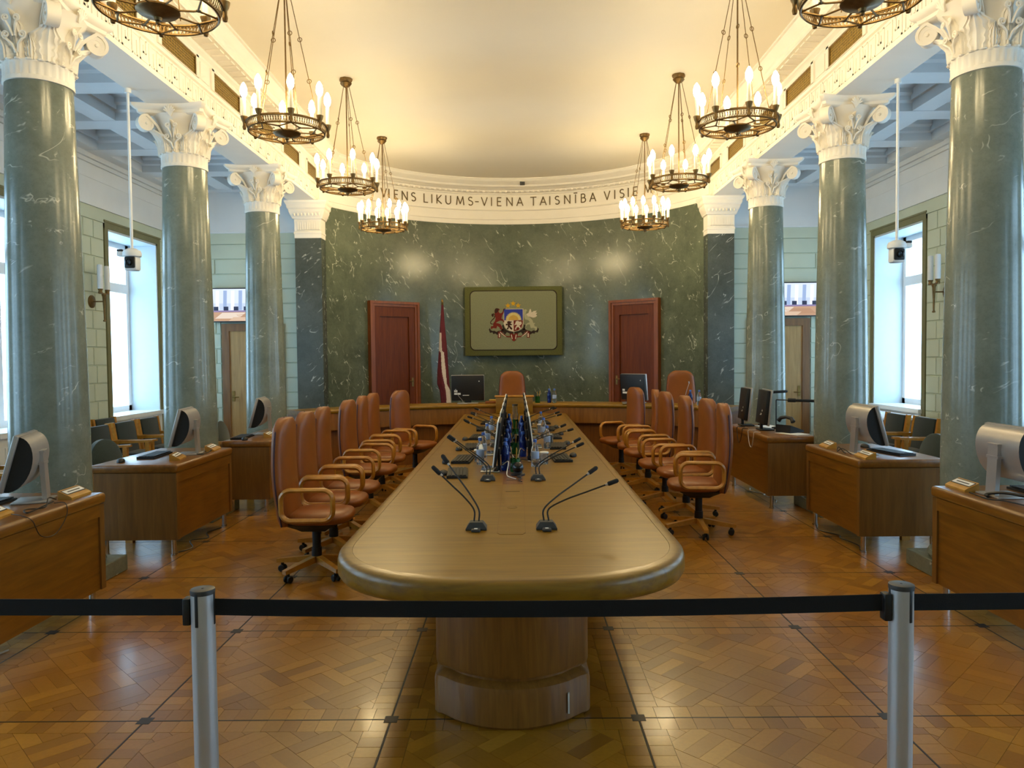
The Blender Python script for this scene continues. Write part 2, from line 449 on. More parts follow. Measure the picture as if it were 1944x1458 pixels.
def apse_dir(th): return (-sin(th), -cos(th))          # inward normal at angle th measured from +Y towards +X
n_arc = apse_dir(TH0)
bis = Vector((-1 + n_arc[0], n_arc[1])); bis.normalize(); bis /= (-bis.x)
trims = []
for sgn, nm in ((-1, 'trim_1'), (1, 'trim_2')):
    mb = MB(); sweep(mb, [(sgn * BEAM_IN, Y_BACK), (sgn * BEAM_IN, Y_KINK)], [(-sgn, 0), (sgn * bis.x, bis.y)], PROF, BEAM_OUT - BEAM_IN)
    tr = struct(mb.build(nm, 'plaster', smooth=30)); trims.append((sgn, tr))
    # Greek key relief on the architrave
    mb = MB(); u = .2912; z0, z1 = 4.165, 4.35; w = .014; nkey = int((Y_KINK - Y_BACK) / u)
    for k in range(nkey):
        y = Y_KINK - .15 - (k + 1) * u; X0, X1 = sorted((sgn * (BEAM_IN + .013), sgn * (BEAM_IN + .006)))
        def hb(ya, yb, za, zb): mb.box(X0, X1, y + ya, y + yb, za, zb)
        hb(.0, .11, z1 - w, z1); hb(.11 - w, .11, z0 + .07, z1); hb(.055, .11, z0 + .07, z0 + .07 + w); hb(.055, .055 + w, z0 + .07, z1 - .05)
        hb(.0, w, z0, z1); hb(.0, .17, z0, z0 + w); hb(.17 - w, .17, z0, z1); hb(.17, u, z1 - w, z1); hb(.235, .235 + w, z0, z1 - .055); hb(.2, .27, z0, z0 + w)
    mb.build('meander_relief', 'plaster', tr, 0)
    # dentils under the cornice
    mb = MB(); y = Y_BACK + .1
    while y < Y_KINK - .1:
        X0, X1 = sorted((sgn * (BEAM_IN - .08), sgn * (BEAM_IN - .225))); mb.box(X0, X1, y, y + .10, 4.692, 4.706); y += .145
    tag(mb.build('soffit_blocks', 'plaster', tr, 0), 'row of low blocks under the cornice', kind='stuff')
GR_Y = [4.44 + 1.165 * k for k in range(-5, 7)]
gi = 0
ords = ['first', 'second', 'third', 'fourth', 'fifth', 'sixth', 'seventh', 'eighth', 'ninth', 'tenth']
for sgn, tr in trims:
    side = 'flag side' if sgn < 0 else 'side opposite the flag'
    vis = [y for y in GR_Y if y > 4.0]
    for k, y0 in enumerate(vis):
        y1 = y0 + .71; X = sgn * BEAM_IN
        g = thing('vent_grille', 'brass mesh vent grille in the white frieze, %s, %s from the apse' % (side, ords[len(vis) - 1 - k]), 'grille', (X, (y0 + y1) / 2, 4.425), 0, 'frieze vent grilles')
        i = -sgn
        MB().box(*sorted((-i * .02, i * .004)), -.355, .355, 0, .18).build('mesh', 'brass_mesh', g, 0)
        fr = MB()
        for b in ((-.362, .362, -.008, .008), (-.362, .362, .172, .188), (-.363, -.35, 0, .18), (.35, .363, 0, .18)): fr.box(*sorted((-i * .01, i * .012)), b[0], b[1], b[2], b[3])
        fr.build('frame', 'brass_dark', g, 0)
        su = MB()
        for b in ((-.42, .42, -.012, -.006), (-.42, .42, .19, .21), (-.43, -.365, -.01, .21), (.365, .43, -.01, .21)): su.box(*sorted((-i * .005, i * .018)), b[0], b[1], b[2], b[3])
        su.build('surround', 'plaster', g, 0)
        if k < len(vis) - 1:
            MB().box(*sorted((X, X + i * .01)), y1 + .12, y0 + 1.165 - .12, 4.43, 4.60).build('frieze_panel', 'plaster', tr, 0)
# apse entablature
NA = 56
ths = [-TH0 + 2 * TH0 * k / NA for k in range(NA + 1)]
mb = MB(); path, nor = [], []
for k, th in enumerate(ths):
    path.append((3.40 * sin(th), APSE_C.y + 3.40 * cos(th)))
    nn = apse_dir(th)
    if k == 0: nn = (-bis.x, bis.y)
    if k == NA: nn = (bis.x, bis.y)
    nor.append(nn)
sweep(mb, path, nor, PROF_A, .25); tra = struct(mb.build('trim_3', 'plaster', smooth=30))
mb = MB()
for k in range(74):                                      # leaf moulding under the apse cornice
    th = -TH0 * .97 + 2 * TH0 * .97 * k / 73; r = 3.40 - .075; c = (r * sin(th), APSE_C.y + r * cos(th)); n = apse_dir(th); tg = (cos(th), -sin(th))
    def P(a, b, z): return (c[0] + tg[0] * a + n[0] * b, c[1] + tg[1] * a + n[1] * b, z)
    mb.add([P(-.035, 0, 4.715), P(.035, 0, 4.715), P(.0, .03, 4.70), P(-.02, .028, 4.672), P(.02, .028, 4.672), P(0, -.03, 4.668)], [(0, 2, 3), (2, 1, 4), (2, 4, 3), (0, 3, 5), (1, 5, 4), (3, 4, 5), (0, 5, 1, 2)])
tag(mb.build('leaf_moulding', 'plaster', tra, 0), 'band of small carved leaves', kind='stuff')

# lettering VIENS LIKUMS-VIENA TAISNIBA VISIEM, each letter of thin bronze strokes
H_ = 1.0
def arc(cx, cy, rx, ry, a0, a1, n=8): return [(cx + rx * cos(radians(a0 + (a1 - a0) * i / n)), cy + ry * sin(radians(a0 + (a1 - a0) * i / n))) for i in range(n + 1)]
GL = {'V': [[(-.36, 1), (0, 0), (.36, 1)]], 'I': [[(0, 0), (0, 1)]], 'E': [[(.24, 0), (-.22, 0), (-.22, 1), (.24, 1)], [(-.22, .52), (.18, .52)]],
      'N': [[(-.34, 0), (-.34, 1), (.34, 0), (.34, 1)]], 'S': [arc(0, .76, .24, .22, 40, 270, 9) + arc(0, .26, .27, .26, 90, -140, 9)[1:]],
      'L': [[(-.22, 1), (-.22, 0), (.26, 0)]], 'K': [[(-.26, 0), (-.26, 1)], [(.28, 1), (-.24, .45), (.32, 0)]],
      'U': [[(-.3, 1), (-.3, .34)] + arc(0, .32, .3, .32, 180, 360, 9) + [(.3, 1)]], 'M': [[(-.46, 0), (-.34, 1), (0, .12), (.34, 1), (.46, 0)]],
      '-': [[(-.2, .45), (.2, .45)]], 'A': [[(-.38, 0), (0, 1), (.38, 0)], [(-.24, .34), (.24, .34)]], 'T': [[(-.36, 1), (.36, 1)], [(0, 0), (0, 1)]],
      'B': [[(-.24, 0), (-.24, 1), (.02, 1)] + arc(.02, .77, .2, .23, 90, -90, 7) + [(-.24, .54)], [(.02, .54)] + arc(.04, .27, .26, .27, 90, -90, 8) + [(-.24, 0)]],
      '\u012a': [[(0, 0), (0, 1)], [(-.2, 1.2), (.2, 1.2)]]}
TXT = [('V', 729), ('I', 739), ('E', 752), ('N', 768.5), ('S', 785), ('L', 808), ('I', 819.5), ('K', 833), ('U', 850.5), ('M', 873), ('S', 892.5), ('-', 904.5), ('V', 918.5), ('I', 932), ('E', 946.5),
       ('N', 966), ('A', 985.5), ('T', 1011), ('A', 1029.5), ('I', 1042), ('S', 1056), ('N', 1075), ('\u012a', 1090.5), ('B', 1105), ('A', 1123), ('V', 1150), ('I', 1164.5), ('S', 1178), ('I', 1190), ('E', 1203), ('M', 1227)]
for ch, px in TXT:
    m_ = (px - 974.5) / F_PX
    A_ = m_ * m_ + 1; disc = APSE_C.y ** 2 - A_ * (APSE_C.y ** 2 - 3.392 ** 2); Y = (APSE_C.y + sqrt(disc)) / A_; th = atan2(m_ * Y, Y - APSE_C.y)
    c = Vector((3.392 * sin(th), APSE_C.y + 3.392 * cos(th), 0)); tg = Vector((cos(th), -sin(th), 0)); n = Vector(apse_dir(th) + (0,))
    mb = MB(); Hc, w = .15, .0085
    for st in GL[ch]:
        for (xa, ya), (xb, yb) in zip(st, st[1:]):
            a = Vector((xa * Hc, ya * Hc)); b = Vector((xb * Hc, yb * Hc)); d = (b - a).normalized(); q = Vector((-d.y, d.x)) * w; a = a - d * w * .5; b = b + d * w * .5
            pl = [a + q, a - q, b - q, b + q]
            v = [c + tg * p.x + n * 0 + Vector((0, 0, 4.445 + p.y)) for p in pl] + [c + tg * p.x + n * .012 + Vector((0, 0, 4.445 + p.y)) for p in pl]
            mb.add(v, [(0, 1, 2, 3), (7, 6, 5, 4), (0, 4, 5, 1), (1, 5, 6, 2), (2, 6, 7, 3), (3, 7, 4, 0)])
    mb.build('letter', 'letter_bronze', tra, 0)
th = atan2(.13, 3.3)
d = MB().rbox(-.045, .045, -.03, .03, -.04, .04, .006).build('detector_box', 'dark_grey'); d.location = (.02 + (995 - 981) / F_PX * 13.9, APSE_C.y + 3.40 - .31, 4.80)
tag(d, 'small grey detector box on the curved apse cornice', 'detector')

# ---- apse wall of green marble, with the dais floor
mb = MB(); rings = []
TH1 = math.asin(3.07 / APSE_R)
for k in range(65):
    th = -TH1 + 2 * TH1 * k / 64
    rings.append([(r * sin(th), APSE_C.y + r * cos(th), z) for r, z in ((APSE_R, 0), (APSE_R, 4.13), (APSE_R + .05, 4.13), (APSE_R + .05, 0))])
mb.ring_loft(rings); struct(mb.build('wall_apse', 'marble', smooth=30))
HD_C, HD_R = Vector((0, 7.58, 0)), 3.90                       # head desk arc
poly = []
for k in range(33):
    th = radians(-50 + 100 * k / 32); poly.append(((HD_R + .20) * sin(th), HD_C.y + (HD_R + .20) * cos(th)))
for k in range(41):
    th = TH1 - 2 * TH1 * k / 40; poly.append(((APSE_R - .002) * sin(th), APSE_C.y + (APSE_R - .002) * cos(th)))
struct(MB().prism(poly, .0, .2).build('floor_dais', 'oak_dark', smooth=0))

# ---- aisle walls, windows, end walls, back wall
WIN_Y = [11.08 - BAY * k for k in range(6)]; WIN_W, WIN_Z0, WIN_Z1, REVEAL = 1.42, .826, 3.433, .5
COURSE = .2433
def subtract(iv, holes):
    out = [iv]
    for a, b in holes:
        nx = []
        for p, q in out:
            if b <= p or a >= q: nx.append((p, q)); continue
            if a > p: nx.append((p, a))
            if b < q: nx.append((b, q))
        out = nx
    return [(p, q) for p, q in out if q - p > .05]
def courses(a0, a1, holes, put):
    z = .823 - COURSE * 3; k = 0
    while z < 3.45:
        z1 = min(z + COURSE, 3.5)
        pos, i = a0 - (.0 if k % 2 else .31), 0
        hs = [(h[0], h[1]) for h in holes if z1 > h[2] + .01 and z < h[3] - .01]
        while pos < a1:
            ln = .62 if (i + k) % 2 else .24
            for p, q in subtract((max(pos, a0), min(pos + ln, a1)), hs): put(p + .005, q - .005, z + .005, z1 - .005)
            pos += ln; i += 1
        z = z1; k += 1
nwin = 0
for sgn, nm in ((-1, 'wall_left'), (1, 'wall_right')):
    mb = MB(); X0, X1 = sorted((sgn * X_WALL, sgn * 6.3)); edges = []
    for wy in sorted(WIN_Y): edges += [wy - WIN_W / 2, wy + WIN_W / 2]
    ys = [Y_BACK] + edges + [Y_END + .2]
    for a, b in zip(ys[::2], ys[1::2]): mb.box(X0, X1, a, b, 0, 4.7)
    for a, b in zip(edges[::2], edges[1::2]): mb.box(X0, X1, a, b, 0, WIN_Z0).box(X0, X1, a, b, WIN_Z1, 4.7)
    wl = struct(mb.build(nm, 'green_paint', smooth=0))
    xf = sgn * X_WALL; i = -sgn
    MB().box(*sorted((xf, xf + i * .03)), Y_BACK, Y_END, 3.68, 4.34).box(*sorted((xf, xf + i * .045)), Y_BACK, Y_END, 3.672, 3.70).box(*sorted((xf, xf + i * .036)), Y_BACK, Y_END, 4.03, 4.04).build('frieze_board', 'plaster_cool', wl, 0)
    MB().box(*sorted((xf, xf + i * .10)), Y_BACK, Y_END, 4.27, 4.335).box(*sorted((xf, xf + i * .06)), Y_BACK, Y_END, 4.22, 4.27).build('cornice', 'plaster_cool', wl, 0)
    MB().box(*sorted((xf, xf + i * .02)), Y_BACK, Y_END, 3.50, 3.672).build('green_band', 'green_block', wl, 0)
    holes = [(wy - WIN_W / 2 - .1, wy + WIN_W / 2 + .1, 0, WIN_Z1 + .1) for wy in WIN_Y]
    def put(p, q, z0, z1):
        b = MB(); x = sorted((xf - i * .004, xf + i * .014)); e = .006
        xo, xb = xf + i * .015, xf - i * .004
        v = [(xb, p, z0), (xb, q, z0), (xb, q, z1), (xb, p, z1), (xo, p + e, z0 + e), (xo, q - e, z0 + e), (xo, q - e, z1 - e), (xo, p + e, z1 - e)]
        fs = [(4, 5, 6, 7), (0, 1, 5, 4), (1, 2, 6, 5), (2, 3, 7, 6), (3, 0, 4, 7)]
        if i < 0: fs = [tuple(reversed(f)) for f in fs]
        b.add(v, fs).build('stone_block', 'green_block', wl, 0)
    courses(4.0, Y_END, holes, put)
    for wy in WIN_Y:
        nwin += 1
        wo = bpy.data.objects.new('window_%d' % nwin, None); col.objects.link(wo); wo.location = (xf, wy, 0); wo['kind'] = 'structure'
        h, z0, z1, o = WIN_W / 2, WIN_Z0, WIN_Z1, sgn
        def bx(mb, xa, xb, *r): return mb.box(*sorted((o * xa, o * xb)), *r)
        m_ = MB(); bx(m_, -.022, .02, -h - .085, -h, 0.0, z1 + .085); bx(m_, -.022, .02, h, h + .085, 0.0, z1 + .085); bx(m_, -.024, .02, -h - .085, h + .085, z1, z1 + .085); bx(m_, -.034, .0, -h - .10, h + .10, z1 + .085, z1 + .11)
        m_.build('surround', 'olive_trim', wo, 0)
        m_ = MB(); bx(m_, -.01, REVEAL, -h, -h + .03, z0, z1); bx(m_, -.01, REVEAL, h - .03, h, z0, z1); bx(m_, -.01, REVEAL, -h, h, z1 - .03, z1); m_.build('reveal', 'reveal_white', wo, 0)
        m_ = MB(); bx(m_, -.07, REVEAL, -h - .02, h + .02, z0 - .05, z0 + .01); m_.build('sill', 'white_gloss', wo, 0)
        m_ = MB(); bx(m_, -.03, .05, -h, h, .08, z0 - .05); bx(m_, -.04, .0, -h + .1, h - .1, .2, z0 - .16); m_.build('apron_panel', 'white_gloss', wo, 0)
        D = REVEAL - .02; zt = 2.72
        m_ = MB(); bx(m_, D - .05, D + .05, -h + .03, -h + .11, z0, z1); bx(m_, D - .05, D + .05, h - .11, h - .03, z0, z1); bx(m_, D - .05, D + .05, -h, h, z0, z0 + .09); bx(m_, D - .05, D + .05, -h, h, z1 - .11, z1 - .03)
        m_.build('window_frame', 'white_gloss', wo, 0)
        m_ = MB(); bx(m_, D - .055, D + .05, -h + .05, h - .05, zt - .07, zt + .07); m_.build('transom', 'white_gloss', wo, 0)
        m_ = MB(); bx(m_, D - .056, D + .05, -.06, .06, z0 + .05, z1 - .05); m_.build('mullion', 'white_gloss', wo, 0)
        for ya, yb in ((-h + .11, -.06), (.06, h - .11)):
            for za, zb in ((z0 + .09, zt - .07), (zt + .07, z1 - .11)):
                m_ = MB(); bx(m_, D + .005, D + .02, ya, yb, za, zb); m_.build('pane', 'pane', wo, 0)
        m_ = MB(); bx(m_, D - .10, D - .05, -.075, -.055, 1.75, 1.77); bx(m_, D - .10, D - .085, -.075, -.055, 1.66, 1.77); m_.build('window_handle', 'white_gloss', wo, 0)
# end walls of the aisles with a door and a screen above it
DOOR_X0, DOOR_X1 = 3.80, 4.80
for sgn, nm, dn in ((-1, 'wall_end_left', 'door_3'), (1, 'wall_end_right', 'door_4')):
    a, b = sorted((sgn * 3.10, sgn * 6.3))
    we = struct(MB().box(a, b, Y_END, Y_END + .2, 0, 4.7).build(nm, 'green_paint', smooth=0))
    a2, b2 = sorted((sgn * 3.49, sgn * X_WALL))
    MB().box(a2, b2, Y_END - .03, Y_END, 3.68, 4.34).box(a2, b2, Y_END - .045, Y_END, 3.672, 3.70).build('frieze_board', 'plaster_cool', we, 0)
    MB().box(a2, b2, Y_END - .02, Y_END, 3.50, 3.672).build('green_band', 'green_block', we, 0)
    def put(p, q, z0, z1):
        e = .006; yo, yb = Y_END - .015, Y_END + .004; p, q = sorted((sgn * p, sgn * q))
        v = [(p, yb, z0), (q, yb, z0), (q, yb, z1), (p, yb, z1), (p + e, yo, z0 + e), (q - e, yo, z0 + e), (q - e, yo, z1 - e), (p + e, yo, z1 - e)]
        MB().add(v, [(4, 5, 6, 7), (0, 1, 5, 4), (1, 2, 6, 5), (2, 3, 7, 6), (3, 0, 4, 7)]).build('stone_block', 'green_block', we, 0)
    courses(3.49, X_WALL, [(DOOR_X0 - .02, DOOR_X1 + .02, 0, 2.22)], put)
    do = bpy.data.objects.new(dn, None); col.objects.link(do); do['kind'] = 'structure'; do.location = (sgn * (DOOR_X0 + DOOR_X1) / 2, Y_END, 0)
    hw = (DOOR_X1 - DOOR_X0) / 2
    MB().box(-hw, -hw + .12, -.05, .0, 0, 2.2).box(hw - .12, hw, -.05, .0, 0, 2.2).box(-hw + .12, hw - .12, -.05, .0, 2.08, 2.2).build('door_frame', 'door_frame_wood', do, 0)
    lf = MB().box(-hw + .12, hw - .12, -.03, .0, .01, 2.08).build('door_leaf', 'door_wood', do, 0)
    hx = sgn * (hw - .17)
    MB().box(hx - .02, hx + .02, -.04, -.03, .93, 1.1).cyl((hx, -.03, 1.0), (hx, -.08, 1.0), .01).cyl((hx, -.08, 1.0), (hx - sgn * .1, -.08, 1.0), .009).build('handle', 'brass_dark', lf)
# wall behind the camera
struct(MB().box(-6.3, 6.3, Y_BACK - .2, Y_BACK, 0, 5.0).build('wall_front', 'green_paint', smooth=0))

# ================================================================== COLUMNS
def make_column(label):
    c = thing('column', label, 'column', group='green marble columns')
    mb = MB(); mb.rbox(-.35, .35, -.35, .35, 0, .12, .006, 1); mb.build('plinth', 'marble_col', c)
    MB().lathe([(.26, .12), (.325, .125), (.338, .15), (.325, .178), (.285, .184), (.28, .20), (.30, .205), (.305, .222), (.295, .238), (.262, .245)], 40).build('base_moulding', 'marble_col', c)
    pr = []
    for k in range(15):
        q = k / 14; pr.append((.262 - .05 * q ** 1.5, .24 + (Z_NECK - .24) * q))
    MB().lathe(pr, 56).build('shaft', 'marble_col', c)
    # necking band with shallow flutes, scalloped edge
    def fl_(r, z, a): return r - (.007 if .03 < z - Z_NECK < .115 and int(a / (2 * pi) * 112) % 4 < 2 else 0)
    MB().lathe([(.216, Z_NECK - .002), (.222, Z_NECK), (.222, Z_NECK + .028), (.219, Z_NECK + .034), (.221, Z_NECK + .11), (.224, Z_NECK + .118), (.224, Z_NECK + .128), (.20, Z_NECK + .13)], 112, fn=fl_).build('necking', 'plaster', c)
    mb = MB()
    for k in range(20):
        a = 2 * pi * k / 20
        mb.lathe([(.0, -.008), (.02, -.004), (.024, .004), (.012, .012), (0, .014)], 8, (.222 * cos(a), .222 * sin(a), Z_NECK + .126))
    tag(mb.build('scallops', 'plaster', c), 'scalloped leaf edge of the capital', kind='stuff')
    zb = Z_NECK + .125
    MB().lathe([(.19, zb), (.205, zb + .06), (.21, zb + .14), (.225, zb + .23), (.26, zb + .31), (.31, zb + .365), (.30, zb + .37)], 40).build('bell', 'plaster', c)
    # abacus with concave sides
    def aba(h, dent, e):
        pts = []
        for s4 in range(4):
            a = s4 * pi / 2
            for k in range(11):
                t = -1 + 2 * k / 10; x = h * t * (.92); y = -(h - dent * (1 - t * t))
                pts.append((x * cos(a) - y * sin(a), x * sin(a) + y * cos(a)))
        return pts
    zt = Z_BEAM; rings = []
    for h, z in ((.30, zt - .088), (.325, zt - .075), (.33, zt - .05), (.35, zt - .038), (.37, zt - .018), (.375, zt + .004)):
        rings.append([(x, y, z) for x, y in aba(h, .055, 0)])
    MB().ring_loft(rings).build('abacus', 'plaster', c)
    # corner volutes: a band rising from the bell and rolling up
    mb = MB(); zc = zt - .175; R0 = .37
    stem = [(.205, zb + .03), (.215, zb + .10), (.235, zb + .19), (.275, zb + .26), (.32, zb + .305), (R0, zc + .078)]
    sp = spiral(R0, zc, .078, .012, 2.1, pi / 2, 46, -1)
    line = stem[:-1] + sp; rings = []
    for k, (r, z) in enumerate(line):
        q0, q1 = line[max(0, k - 1)], line[min(len(line) - 1, k + 1)]; dx, dz = q1[0] - q0[0], q1[1] - q0[1]; L_ = sqrt(dx * dx + dz * dz) or 1
        nx, nz = -dz / L_, dx / L_; tk = .011 if k > 5 else .012; hw = .045 if k < 8 else .045 - .0003 * k
        rings.append([(r + nx * tk, -hw, z + nz * tk), (r + nx * tk, hw, z + nz * tk), (r - nx * tk, hw, z - nz * tk), (r - nx * tk, -hw, z - nz * tk)])
    mb.ring_loft(rings)
    for s2 in (-1, 1):       # scroll cheek
        mb.ring_loft([[(R0 + r * cos(a), s2 * (.03 if q else .034), zc + r * sin(a)) for a in [2 * pi * j / 20 for j in range(20)]] for q, r in ((1, .07), (0, .07), (0, .02))])
        mb.lathe([(0, 0), (.014, 0), (.012, .01), (0, .014)], 10)
        n_ = 4 * 10; seg = mb.v[-40:]; mb.v[-40:] = [(R0 + p[0], s2 * (.034 + p[2]), zc + p[1]) for p in seg]
    vm = mb.mesh('volute', 'plaster')
    for k in range(4): part_at('volute', vm, c, (0, 0, 0), pi / 4 + k * pi / 2)
    # leaves: under each volute (long, curling) and on each face (upright)
    def leaf(hgt, r_tab, wmax, curl):
        mb = MB(); nu, nw = 14, 16; top, bot = [], []
        for i in range(nu + 1):
            u = i / nu; w = wmax * (sin(pi * min(1, .18 + .80 * u)) ** .7) * (1 + .14 * cos(u * 26)); r = smoothlerp(r_tab, u); z = zb + hgt * u - (curl * max(0, u - .82) ** 2 * 30)
            for j in range(nw + 1):
                t = -1 + 2 * j / nw; rr = r + .012 * (1 - abs(t)) - .02 * t * t + .008 * cos(t * 15.7)
                a = t * w / max(rr, .1)
                top.append((rr * cos(a), rr * sin(a), z)); bot.append(((rr - .016) * cos(a), (rr - .016) * sin(a), z - .003))
        n = nw + 1; N = len(top); f = []
        for i in range(nu):
            for j in range(nw):
                a = i * n + j; f += [(a, a + 1, a + n + 1, a + n), (N + a, N + a + n, N + a + n + 1, N + a + 1)]
            f += [(i * n, i * n + n, N + i * n + n, N + i * n), (i * n + nw, N + i * n + nw, N + i * n + n + nw, i * n + n + nw)]
        f += [tuple(range(nu * n, nu * n + n)) + tuple(N + q for q in reversed(range(nu * n, nu * n + n)))]
        return mb.add(top + bot, f)
    lm = leaf(.235, [(0, .224), (.5, .236), (.8, .290), (1, .36)], .125, .012).mesh('acanthus_leaf', 'plaster', 50)
    for k in range(4): part_at('acanthus_leaf', lm, c, (0, 0, 0), pi / 4 + k * pi / 2)
    fm = leaf(.30, [(0, .216), (.5, .222), (.85, .255), (1, .295)], .05, .0).mesh('palm_leaf', 'plaster', 50)
    for k in range(4): part_at('palm_leaf', fm, c, (0, 0, 0), k * pi / 2)
    sm_ = leaf(.15, [(0, .222), (.6, .232), (.85, .25), (1, .272)], .048, .0).mesh('small_leaf', 'plaster', 50)
    for k in range(8): part_at('small_leaf', sm_, c, (0, 0, 0), pi / 8 + k * pi / 4)
    mb = MB()
    for s2 in (-1, 1):
        for (cy, cz, r0, off) in ((.056, .150, .028, .256), (.036, .25, .024, .284)):
            sp = spiral(0, 0, r0, .005, 1.6, -pi / 2 if s2 > 0 else -pi / 2, 26, s2)
            ln = [(-.01 * s2 * 0 + x, z) for x, z in sp]
            mb.tube([(off, s2 * cy + x, zb + cz + z) for x, z in ln], .0065, 6)
            mb.tube([(off - .03, s2 * .008, zb + cz - .11), (off - .01, s2 * .02, zb + cz - .06), (off, s2 * cy + ln[0][0], zb + cz + ln[0][1])], .008, 6)
    cm = mb.mesh('caulicole', 'plaster')
    for k in range(4): part_at('caulicole', cm, c, (0, 0, 0), k * pi / 2)
    mb = MB()
    for k in range(7):
        a = radians(-60 + 20 * k); mb.tube([(.292, 0, zt - .11), (.315, .03 * sin(a), zt - .07 + .0 * k), (.325, .062 * sin(a), zt - .10 + .085 * cos(a))], [.008, .011, .007], 6)
    flm = mb.mesh('fleuron', 'plaster')
    for k in range(4): part_at('fleuron', flm, c, (0, 0, 0), k * pi / 2)
    return c
proto = None
for sgn in (-1, 1):
    for k, y in enumerate(COL_Y):
        lab = 'green veined marble column with white scrolled capital, %s, %s from the belt barrier' % ('flag side' if sgn < 0 else 'side opposite the flag', ords[k])
        if proto is None: proto = make_column(lab); proto.location = (sgn * XC, y, 0)
        else: copy_tree(proto, (sgn * XC, y, 0), label=lab)
# pilasters at the mouth of the apse
for sgn in (-1, 1):
    p = thing('pilaster', 'square dark marble pilaster with white fluted capital where the apse begins, %s' % ('flag side' if sgn < 0 else 'side opposite the flag'), 'pilaster', (sgn * 3.28, 12.14, 0), 0, 'apse pilasters')
    MB().box(-.21, .21, -.16, .10, .0, Z_NECK).build('shaft', 'marble_dark', p, 0)
    MB().rbox(-.24, .24, -.19, .10, 0, .2, .006, 1).build('base', 'marble_dark', p)
    rings = []
    for e, z in ((.0, 3.535), (.004, 3.54), (.004, 3.60), (.012, 3.606), (.012, 3.63), (.002, 3.64), (.004, 3.83), (.03, 3.84), (.03, 3.855), (.035, 3.86), (.07, 3.94), (.075, 3.955), (.075, 3.98), (.095, 4.0), (.10, 4.03), (.10, 4.05), (.125, 4.085), (.13, 4.112)):
        rings.append([(-.21 - e, -.16 - e, z), (.21 + e, -.16 - e, z), (.21 + e, .10, z), (-.21 - e, .10, z)])
    MB().ring_loft(rings).build('capital', 'plaster', p, 25)
    mb = MB()
    for k in range(5):
        x = -.165 + k * .075
        mb.box(x, x + .012, -.168, -.16, 3.66, 3.80); mb.box(x, x + .05, -.168, -.16, 3.66, 3.672); mb.box(x + .038, x + .05, -.168, -.16, 3.66, 3.78)
    mb.build('key_relief', 'plaster', p, 0)
    mb = MB()
    for k in range(8):
        x = -.20 + k * .057; mb.lathe([(0, -.02), (.012, -.012), (.018, .01), (.012, .03), (0, .034)], 8, (x, -.215, 3.895))
    tag(mb.build('egg_moulding', 'plaster', p), 'row of small carved eggs', kind='stuff')

# ================================================================== CHANDELIERS
def chandelier(label, ncand, zr, flatk=0):
    """origin: on the ring axis at ceiling height"""
    c = thing('chandelier', label, 'chandelier', group='bronze ring chandeliers')
    D = zr - Z_CEIL; R = .335
    MB().lathe([(.0, 0), (.075, 0), (.078, -.02), (.062, -.045), (.07, -.055), (.05, -.08), (.02, -.10), (0, -.105)], 8).build('canopy', 'bronze', c)
    MB().cyl((0, 0, -.09), (0, 0, D - .06), .007, n=8).build('rod', 'bronze', c)
    for k in range(5):
        a = 2 * pi * k / 5 + .3; p0 = Vector((.035 * cos(a), .035 * sin(a), -.09)); p1 = Vector((R * .82 * cos(a), R * .82 * sin(a), D + .03))
        mb = MB(); mb.cyl(p0, p1, .0035, n=6)
        for q in (.36, .66):
            m = p0.lerp(p1, q); mb.torus(m, .018, .0035, 12, 6, 'X' if k % 2 else 'Y')
        mb.build('chain', 'bronze', c)
    ring = MB()
    for r, z, t_ in ((R, .028, .008), (R + .004, .02, .006), (R - .018, -.034, .008)): ring.torus((0, 0, D + z), r, t_, 64, 6)
    for k in range(96):
        a = 2 * pi * k / 96; b = a + .045
        ring.cyl((R * cos(a), R * sin(a), D + .024), ((R - .016) * cos(b), (R - .016) * sin(b), D - .03), .003, n=4)
        ring.cyl((R * cos(b), R * sin(b), D + .024), ((R - .016) * cos(a), (R - .016) * sin(a), D - .03), .003, n=4)
    ring.build('pierced_ring', 'bronze', c)
    rc = .115
    MB().lathe([(0, -.085), (.018, -.09), (.022, -.075), (.03, -.07), (rc * .9, -.052), (rc, -.04), (rc, -.03), (.06, -.02), (0, -.015)], 24, (0, 0, D)).lathe([(0, -.115), (.012, -.108), (.014, -.098), (.006, -.088), (0, -.085)], 10, (0, 0, D)).build('hub_dish', 'bronze', c)
    for k in range(8):
        a = 2 * pi * k / 8; mb = MB()
        def P(r, aa, z): return (r * cos(aa), r * sin(aa), D + z)
        mb.tube([P(rc - .005, a, -.036), P(.2, a, -.042), P(.225, a, -.04)], .006, 6)
        for s2 in (-1, 1): mb.tube([P(.222, a, -.04), P(R - .02, a + s2 * pi / 8, -.034)], .006, 6)
        mb.torus(P(.225, a, -.04), .010, .005, 10, 5)
        mb.build('spoke', 'bronze', c)
    for k in range(ncand):
        a = 2 * pi * (k + .5) / ncand + flatk; x, y = (R + .012) * cos(a), (R + .012) * sin(a)
        mb = MB(); mb.lathe([(0, -.045), (.012, -.04), (.016, -.02), (.012, .0), (.014, .02), (.022, .035), (.03, .062), (.031, .068), (.02, .07), (0, .07)], 12, (x, y, D + .0))
        ca = mb.build('candle', 'bronze', c)
        MB().lathe([(0, .066), (.0165, .066), (.0165, .225), (.012, .232), (0, .232)], 12, (x, y, D)).build('sleeve', 'candle_sleeve', ca)
        MB().lathe([(0, .230), (.013, .231), (.024, .248), (.0305, .275), (.027, .308), (.016, .335), (.005, .352), (0, .353)], 12, (x, y, D)).build('bulb', 'bulb', ca)
    return c
CH = [(4.20, 3.575, 8), (6.53, 3.595, 8), (8.86, 3.63, 8), (11.19, 3.555, 14)]
chp = {}
